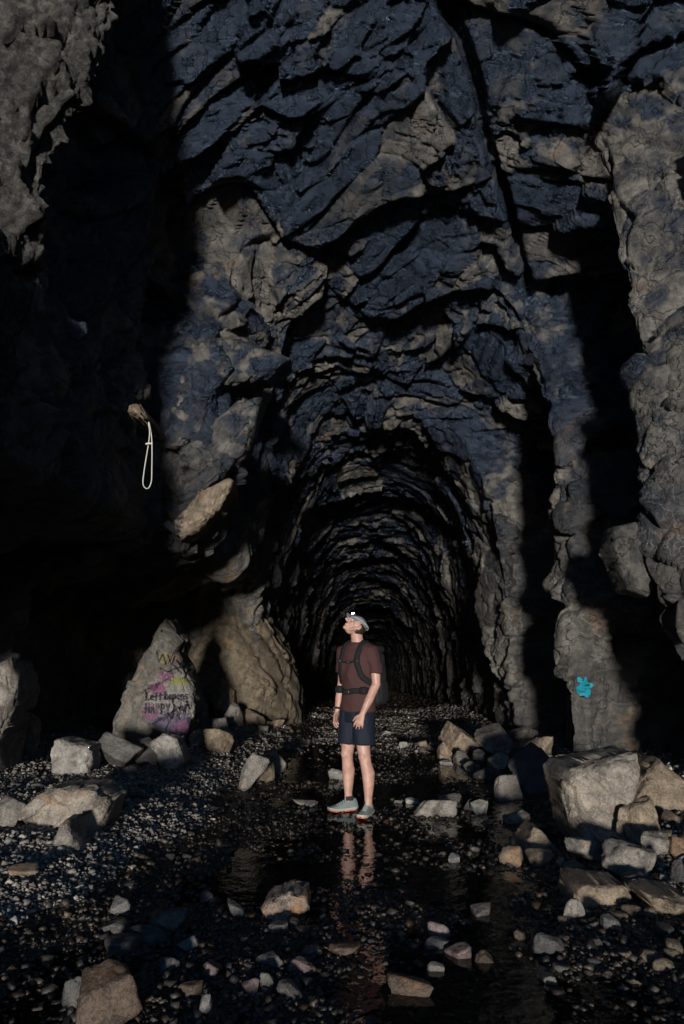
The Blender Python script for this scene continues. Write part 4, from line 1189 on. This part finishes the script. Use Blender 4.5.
def build_person():
    p = floor_at(358, 812)
    root = empty('person', (p.x, p.y, -0.006), R(-42))
    tag(root, 'person in maroon shirt, navy shorts and grey cap standing in the stream and looking up', 'person')
    t = NT('skin'); v = t.coords(); n = t.noise(v, 14, 4)
    t.l(t.mix(t.ramp(n, .35, .7), (0.38, 0.215, 0.17), (0.49, 0.305, 0.245)), t.b.inputs['Base Color'])
    t.b.inputs['Roughness'].default_value = 0.5
    t.b.inputs['Subsurface Weight'].default_value = 0.08
    t.b.inputs['Subsurface Radius'].default_value = (0.01, 0.004, 0.002)
    skin = t.m
    maroon = plain('maroon_jersey', (0.056, 0.027, 0.027), 0.85, bump=0.002, bscale=260, spec=0.2, var=0.15)
    navy = plain('navy_nylon', (0.007, 0.011, 0.022), 0.75, bump=0.0015, bscale=200, spec=0.25, var=0.2)
    black = plain('black_nylon', (0.006, 0.006, 0.008), 0.6, bump=0.002, bscale=150, spec=0.35, var=0.2)
    grey = plain('grey_cap_cloth', (0.17, 0.19, 0.21), 0.8, bump=0.001, bscale=200, spec=0.2, var=0.1)
    hairm = plain('brown_hair', (0.020, 0.012, 0.008), 0.6, bump=0.006, bscale=120, var=0.3)

    # head frame: looks up and to the left of the picture
    HM = Matrix.Translation((0, -0.024, 1.670)) @ Matrix.Rotation(R(-20), 4, 'Z') @ Matrix.Rotation(R(-46), 4, 'X') @ Matrix.Scale(0.93, 4)
    hd = lambda part: xform(part, HM)
    parts = []
    parts += [hd(ball((0, .012, .022), (.076, .094, .096))), hd(ball((0, -.026, -.040), (.057, .066, .076))),
              hd(ball((0, -.078, -.096), (.026, .022, .020))), hd(ball((0, -.092, .024), (.050, .013, .011))),
              hd(ball((.038, -.062, -.016), (.023, .022, .020))), hd(ball((-.038, -.062, -.016), (.023, .022, .020))),
              hd(tube([(0, -.090, .022), (0, -.112, -.002), (0, -.134, -.026), (0, -.104, -.037)], [.008, .011, .014, .008], 12)),
              hd(ball((.012, -.104, -.028), (.009, .011, .008))), hd(ball((-.012, -.104, -.028), (.009, .011, .008))),
              hd(ball((0, -.094, -.055), (.025, .011, .008))), hd(ball((0, -.091, -.067), (.021, .012, .008))),
              hd(ball((.079, .014, -.008), (.008, .019, .032))), hd(ball((-.079, .014, -.008), (.008, .019, .032))),
              hd(tube([(.062, .0, -.03), (.052, -.03, -.078), (.0, -.062, -.10)], [.014, .016, .014], 12)),
              hd(tube([(-.062, .0, -.03), (-.052, -.03, -.078), (.0, -.062, -.10)], [.014, .016, .014], 12))]
    # neck and torso
    parts += [tube([(0, .010, 1.44), (0, .004, 1.52), (0, -.008, 1.58), (0, -.010, 1.65)], [(.085, .07), (.060, .060), (.056, .058), (.058, .062)]),
              ball((-.002, -.058, 1.565), (.012, .012, .016)),
              tube([(0, 0, .80), (0, 0, .92), (0, 0, 1.08), (0, -.004, 1.30), (0, 0, 1.43), (0, .004, 1.49)],
                   [(.14, .10), (.155, .105), (.138, .096), (.165, .108), (.165, .085), (.09, .06)])]
    # legs
    FEET = {-1: ((-.130, .000), R(-24)), 1: ((.140, -.035), R(20))}
    for s in (-1, 1):
        fx, fy = FEET[s][0]
        k = (s * .046 + fx * .5, fy * 0.5 - .022, .50)
        parts += [tube([(s * .085, 0, .92), (s * .092, fy * .2 - .012, .74), (s * .100, fy * .4 - .022, .58), k, (s * .034 + fx * .64, fy * .6 - .010, .44),
                        (s * .010 + fx * .90, fy * .75 + .016, .35), (fx, fy * .85 + .016, .26), (fx, fy + .016, .15), (fx, fy + .018, .09), (fx, fy + .010, .045)],
                       [(.090, .098), (.078, .086), (.060, .066), (.054, .058), (.050, .054), (.057, .064), (.048, .054), (.033, .039), (.034, .042), (.034, .05)]),
                  ball((k[0], k[1] - .044, k[2] + .005), (.034, .022, .042))]
    # arms; -1 is the arm at the left of the picture
    ARMS = {-1: [(-.165, .0, 1.435), (-.200, .022, 1.30), (-.222, .030, 1.15), (-.222, -.005, 1.01), (-.218, -.045, .885)],
            1: [(.165, .0, 1.435), (.200, .022, 1.30), (.212, .020, 1.14), (.190, -.060, 1.00), (.165, -.125, .880)]}
    rad = [(.055, .058), (.046, .050), (.041, .043), (.039, .041), (.026, .022)]
    hands = {}
    for s in (-1, 1):
        A = ARMS[s]
        parts += [tube(A, rad, 18), ball(A[2], (.040, .041, .045))]
        w = Vector(A[-1])
        down = (Vector((-.05, -.20, -1)) if s < 0 else Vector((-.40, -.12, -1))).normalized()
        palmn = (Vector((1, .25, 0)) if s < 0 else Vector((-.35, .95, 0.1))).normalized()    # palm faces the thigh / the body
        palmn = (palmn - down * palmn.dot(down)).normalized()
        wid = down.cross(palmn).normalized()
        if wid.dot(Vector((0, -1, 0) if s < 0 else (-1, -.2, 0))) < 0: wid = -wid        # towards the thumb
        hp = []
        c0 = w - down * .01; c1 = w + down * .035; c2 = w + down * .085; c3 = w + down * .098
        hp.append(tube([c0, c1, c2, c3], [(.024, .019), (.035, .016), (.044, .0145), (.040, .011)], 18, side=tuple(wid)))
        L = [.078, .086, .080, .062]; curl = [.42, .50, .58, .66]
        for i in range(4):
            off = (.034 - .0235 * i)
            b = w + down * (.088 - .006 * abs(i - 1.2)) + wid * off
            dvec = (down + wid * (.11 - .075 * i)).normalized()
            pts = [b]; ang = 0.12
            for q, f in enumerate((.45, .32, .23)):
                dd = (dvec * math.cos(ang) + palmn * math.sin(ang)).normalized()
                pts.append(pts[-1] + dd * L[i] * f); ang += curl[i]
            hp.append(tube(pts, [.0092, .0088, .0080, .0062], 12, side=tuple(wid)))
        tb = w + down * .030 + wid * .026
        td = (down * .75 + wid * .75 + palmn * .25).normalized(); td2 = (down * .95 + wid * .30 + palmn * .3).normalized()
        hp.append(tube([tb, tb + td * .036, tb + td * .036 + td2 * .030, tb + td * .036 + td2 * .052], [.015, .0115, .0098, .007], 12, side=tuple(palmn)))
        parts += hp
    body = remeshed('body', parts, 0.006, skin, root, 3)
    body['label'] = 'bare skin of face, arms and legs'

    # face details
    for s in (-1, 1):
        e = link('eye', joined('eye', [hd(ball((s * .031, -.083, .005), (.0125, .0105, .008)))]), plain('eye_white', (.6, .58, .55), .2), root)
        link('iris', joined('iris', [hd(ball((s * .031, -.0915, .006), (.006, .003, .006)))]), plain('iris_brown', (.03, .018, .01), .15), e)
        link('eyebrow', joined('eyebrow', [hd(tube([(s * .014, -.099, .020), (s * .032, -.096, .026), (s * .050, -.082, .021)], [.003, .0042, .0025], 8))]), hairm, root)
    link('mouth', joined('mouth', [hd(tube([(-.022, -.094, -.062), (-.010, -.103, -.0605), (.010, -.103, -.0605), (.022, -.094, -.062)], [.002, .0036, .0036, .002], 8))]), plain('lip', (.30, .10, .085), .45), root)
    hv, hf = ball((0, .022, .004), (.0815, .092, .088), sub=4)
    keep = [f for f in hf if all(hv[i].y > -.012 + .25 * max(0, -hv[i].z) and hv[i].z > -.074 for i in f)]
    link('hair', joined('hair', [hd((hv, keep))]), hairm, root)

    # clothes
    sh = [tube([(0, .002, .895), (0, .002, .95), (0, 0, 1.06), (0, -.004, 1.20), (0, -.008, 1.32), (0, 0, 1.42), (0, .006, 1.478), (0, .006, 1.520)],
               [(.182, .134), (.178, .129), (.164, .118), (.170, .122), (.182, .128), (.184, .112), (.150, .090), (.074, .072)], 28)]
    for s in (-1, 1):
        A = [Vector(a) for a in ARMS[s]]
        e = A[1] + (A[2] - A[1]) * .38
        sh.append(tube([(s * .12, 0, 1.44), tuple(A[0]), tuple(A[0] + (A[1] - A[0]) * .6), tuple(A[1]), tuple(e)], [(.070, .080), (.066, .074), (.060, .067), (.058, .065), (.058, .066)], 20))
    shirt = remeshed('shirt', sh, 0.007, maroon, root, 4, (0.011, 6, 6, 5.5, 301))
    link('collar', joined('collar', [tube([(0, .005, 1.508), (0, .002, 1.526)], [(.074, .072), (.066, .067)], 24)]), maroon, shirt)
    so = [tube([(0, 0, .80), (0, 0, .86), (0, 0, .94), (0, 0, .985)], [(.165, .118), (.170, .122), (.168, .118), (.160, .112)], 28)]
    for s in (-1, 1):
        fy = FEET[s][0][1]
        so.append(tube([(s * .078, 0, .90), (s * .088, fy * .2 - .006, .76), (s * .098, fy * .35 - .012, .600)], [(.094, .112), (.094, .108), (.096, .106)], 24))
    shorts = remeshed('shorts', so, 0.008, navy, root, 3, (0.0075, 8, 8, 3.0, 311))

    # shoes
    upper_m = plain('grey_teal_mesh', (0.16, 0.20, 0.20), 0.8, bump=0.003, bscale=140, var=0.35)
    mid_m = plain('pale_midsole', (0.33, 0.34, 0.32), 0.7)
    orange = plain('orange_outsole', (0.48, 0.09, 0.02), 0.55)
    lace_m = plain('pale_lace', (0.42, 0.46, 0.45), 0.8)
    sock_m = plain('black_sock', (0.02, 0.02, 0.024), 0.9)
    secs = [(.092, .022, .075), (.080, .034, .105), (.045, .039, .112), (.005, .040, .104), (-.040, .042, .088), (-.085, .046, .070), (-.130, .048, .058), (-.165, .042, .048), (-.188, .028, .040), (-.197, .010, .030)]
    for s in (-1, 1):
        (fx, fy), yaw = FEET[s]
        S = Matrix.Translation((fx, fy + .005, 0)) @ Matrix.Rotation(yaw, 4, 'Z')
        V, F = [], []; n = 18
        for (y, hw, hh) in secs:
            for k in range(n):
                a = math.pi * k / (n - 1)
                V.append(S @ Vector((hw * math.copysign(abs(math.cos(a)) ** .75, math.cos(a)), y, .022 + (hh - .022) * abs(math.sin(a)) ** .8)))
        for i in range(len(secs) - 1):
            for k in range(n - 1): F.append((i * n + k, i * n + k + 1, (i + 1) * n + k + 1, (i + 1) * n + k))
            F.append((i * n + n - 1, i * n, (i + 1) * n, (i + 1) * n + n - 1))
        F.append(tuple(range(n))); F.append(tuple((len(secs) - 1) * n + k for k in reversed(range(n))))
        me = bpy.data.meshes.new('shoe'); me.from_pydata([tuple(q) for q in V], [], F); me.update()
        shoe = link('shoe', me, upper_m, root)
        def sole(name, z0, z1, g, mat, toe=0.0):
            out = []
            ys = [q[0] for q in secs]
            prof = [(q[1] + g, q[0]) for q in secs]
            loop = [(a, y) for a, y in prof] + [(-a, y) for a, y in reversed(prof)]
            loop[0] = (loop[0][0], loop[0][1] + g); loop[-1] = (loop[-1][0], loop[-1][1] + g)
            m = len(loop); v = []
            for z in (z0, z1):
                for a, y in loop:
                    up = .018 * max(0, (-y - .12) / .08) + .008 * max(0, (y - .06) / .03)
                    v.append(S @ Vector((a, y, z + up)))
            f = [tuple(range(m - 1, -1, -1)), tuple(range(m, 2 * m))] + [(i, (i + 1) % m, m + (i + 1) % m, m + i) for i in range(m)]
            mm = bpy.data.meshes.new(name); mm.from_pydata([tuple(q) for q in v], [], f); mm.update()
            link(name, mm, mat, shoe, smooth=False)
        sole('midsole', .0095, .030, .005, mid_m)
        sole('outsole', .0, .0090, .006, orange)
        lc = []
        for q in range(5):
            y = -.028 - .020 * q; z = .100 - .0088 * q
            lc.append(tube([S @ Vector((-.024, y + .006, z - .008)), S @ Vector((0, y, z + .004)), S @ Vector((.024, y - .006, z - .008))], [.0028] * 3, 8))
        link('laces', joined('laces', lc), lace_m, shoe)
        link('sock', joined('sock', [tube([S @ Vector((0, .018, .090)), S @ Vector((0, .018, .128))], [(.039, .046), (.0385, .044)], 20)]), sock_m, shoe)

    # cap and headlamp
    cv, cf = ball((0, .012, .026), (.0845, .104, .094), sub=4)
    keep = [f for f in cf if all(cv[i].z > .030 + .10 * cv[i].y for i in f)]
    cap = link('cap', joined('cap', [hd((cv, keep))]), grey, root)
    me = bpy.data.meshes.new('bill'); V, F = [], []
    nu, nvv = 15, 7
    for lay in (0, 1):
        for j in range(nvv):
            for i in range(nu):
                a = (i / (nu - 1) - .5) * 2
                rr = j / (nvv - 1)
                y0 = .012 - .100 * math.sqrt(max(0, 1 - (a * .76) ** 2)); ext = .078 * math.sqrt(max(0.02, 1 - a * a * .95))
                V.append(HM @ Vector((a * .066 * (1 - .05 * rr), y0 - ext * rr, .034 - .012 * a * a - .014 * rr + lay * .0035)))
    lid = lambda l, j, i: l * nu * nvv + j * nu + i
    for l in (0, 1):
        for j in range(nvv - 1):
            for i in range(nu - 1):
                q = (lid(l, j, i), lid(l, j, i + 1), lid(l, j + 1, i + 1), lid(l, j + 1, i)); F.append(q if l else q[::-1])
    for i in range(nu - 1): F.append((lid(0, nvv - 1, i), lid(1, nvv - 1, i), lid(1, nvv - 1, i + 1), lid(0, nvv - 1, i + 1)))
    me.from_pydata([tuple(q) for q in V], [], F); me.update()
    link('bill', me, grey, cap)
    hl = link('headlamp', joined('headlamp', [hd(rbox((0, -.100, .066), (.030, .016, .020), 4, 3))]), plain('headlamp_case', (.05, .055, .06), .4), root)
    ring = [HM @ Vector((.0865 * math.cos(a), .012 + .106 * math.sin(a), .062 + .016 * math.sin(a))) for a in np.linspace(0, 2 * math.pi, 48, endpoint=False)]
    rn = [(HM.to_3x3() @ Vector((math.cos(a), math.sin(a), .35))).normalized() for a in np.linspace(0, 2 * math.pi, 48, endpoint=False)]
    ribbon('strap', ring, .020, .003, plain('headlamp_strap', (.30, .32, .34), .8, var=.4, bscale=60), hl, rn, True)
    lt = NT('headlamp_light'); lt.b.inputs['Base Color'].default_value = (.9, .95, 1, 1)
    lt.b.inputs['Emission Color'].default_value = (.85, .93, 1, 1); lt.b.inputs['Emission Strength'].default_value = 30
    link('lens', joined('lens', [hd(ball((0, -.115, .068), (.016, .008, .016)))]), lt.m, hl)

    # watch on the wrist at the left of the picture
    A = ARMS[-1]; w = Vector(A[-1]); dirv = (Vector(A[-1]) - Vector(A[-2])).normalized(); c = w - dirv * .022
    watch = link('watch', joined('watch', [tube([c - dirv * .010, c + dirv * .010], [(.031, .027)] * 2, 20)]), black, root)
    link('dial', joined('dial', [rbox(c + Vector((-.028, -.012, 0)), (.007, .017, .017), 4, 3)]), plain('watch_glass', (.03, .03, .035), .1), watch)
    return root, shirt

person, shirt = build_person()

# ------------------------------------------------------------------ the backpack he carries
def build_pack():
    root = empty('backpack', person.location, person.rotation_euler.z)
    tag(root, 'black hiking backpack with chest strap and hip belt worn by the walker', 'backpack')
    black = plain('pack_cloth', (0.0045, 0.0055, 0.0075), 0.8, bump=0.004, bscale=60, var=0.25)
    strapm = plain('pack_strap', (0.0045, 0.005, 0.006), 0.85, bump=0.002, bscale=200)
    clip = plain('black_buckle', (0.02, 0.02, 0.022), 0.35)
    def mk(name, parts, mat, parent=root, vox=None, fold=None):
        if vox: return remeshed(name, parts, vox, mat, parent, 4, fold)
        return link(name, joined(name, parts), mat, parent)
    bag = mk('bag', [rbox((0, .215, 1.20), (.135, .078, .245), 4), rbox((0, .218, 1.02), (.138, .088, .09), 4)], black, vox=0.009, fold=(0.008, 8, 8, 6, 401))
    mk('front_pocket', [rbox((0, .292, 1.14), (.105, .030, .16), 4)], black, bag)
    mk('lid', [rbox((0, .212, 1.455), (.124, .084, .036), 3.5)], black)
    for s in (-1, 1): mk('side_pocket', [rbox((s * .136, .218, 1.06), (.024, .060, .10), 4)], black, bag)
    mk('grab_loop', [tube(smooth_path([(-.03, .14, 1.495), (-.02, .135, 1.53), (.02, .135, 1.53), (.03, .14, 1.495)], 12), [.006] * 13, 8)], strapm)
    mw = Matrix.Identity(4)
    b = BVHTree.FromPolygons([v.co.copy() for v in shirt.data.vertices], [tuple(p.vertices) for p in shirt.data.polygons])
    def conform(pts, lift):
        P, N = [], []
        for q in pts:
            hit, n, _, _ = b.find_nearest(q)
            P.append(hit + n * lift); N.append(n)
        for _ in range(3):
            P = [P[0]] + [(P[i - 1] + P[i] * 2 + P[i + 1]) / 4 for i in range(1, len(P) - 1)] + [P[-1]]
            N = [N[0]] + [(N[i - 1] + N[i] * 2 + N[i + 1]).normalized() for i in range(1, len(N) - 1)] + [N[-1]]
        return P, N
    for s in (-1, 1):
        P, N = conform(smooth_path([(s * .085, .135, 1.43), (s * .092, .09, 1.50), (s * .098, .02, 1.535), (s * .102, -.06, 1.50), (s * .105, -.13, 1.40), (s * .112, -.14, 1.30), (s * .140, -.10, 1.21), (s * .175, -.01, 1.15), (s * .165, .10, 1.11)], 64), .004)
        st = ribbon('shoulder_strap', P, .056, .013, strapm, root, N)
        q = P[36]
        mk('buckle', [rbox(q + N[36] * .016, (.018, .008, .014), 4, 3)], clip, st)
    P, N = conform(smooth_path([(-.108, -.15, 1.352), (-.05, -.16, 1.345), (0, -.165, 1.343), (.05, -.16, 1.345), (.108, -.15, 1.352)], 24), .006)
    cs = ribbon('chest_strap', P, .020, .007, strapm, root, N)
    mk('buckle', [rbox(P[12] + N[12] * .010, (.022, .008, .014), 4, 3)], clip, cs)
    angs = np.linspace(R(-215), R(35), 60)
    P, N = conform([Vector((.25 * math.cos(a), .20 * math.sin(a), 1.075)) for a in angs], .004)
    ws = ribbon('hip_belt', P, .050, .011, strapm, root, N)
    k = min(range(len(P)), key=lambda i: (P[i] - Vector((0, -.13, 1.075))).length)
    mk('buckle', [rbox(P[k] + N[k] * .014, (.030, .010, .022), 4, 3)], clip, ws)
    for s in (-1, 1):
        c = min(P, key=lambda q: (q - Vector((s * .135, -.075, 1.08))).length)
        nn = Vector((s * .75, -.65, 0)).normalized()
        mk('belt_pocket', [rbox(c + nn * .018, (.040, .036, .034), 3.5, 4)], black)
build_pack()
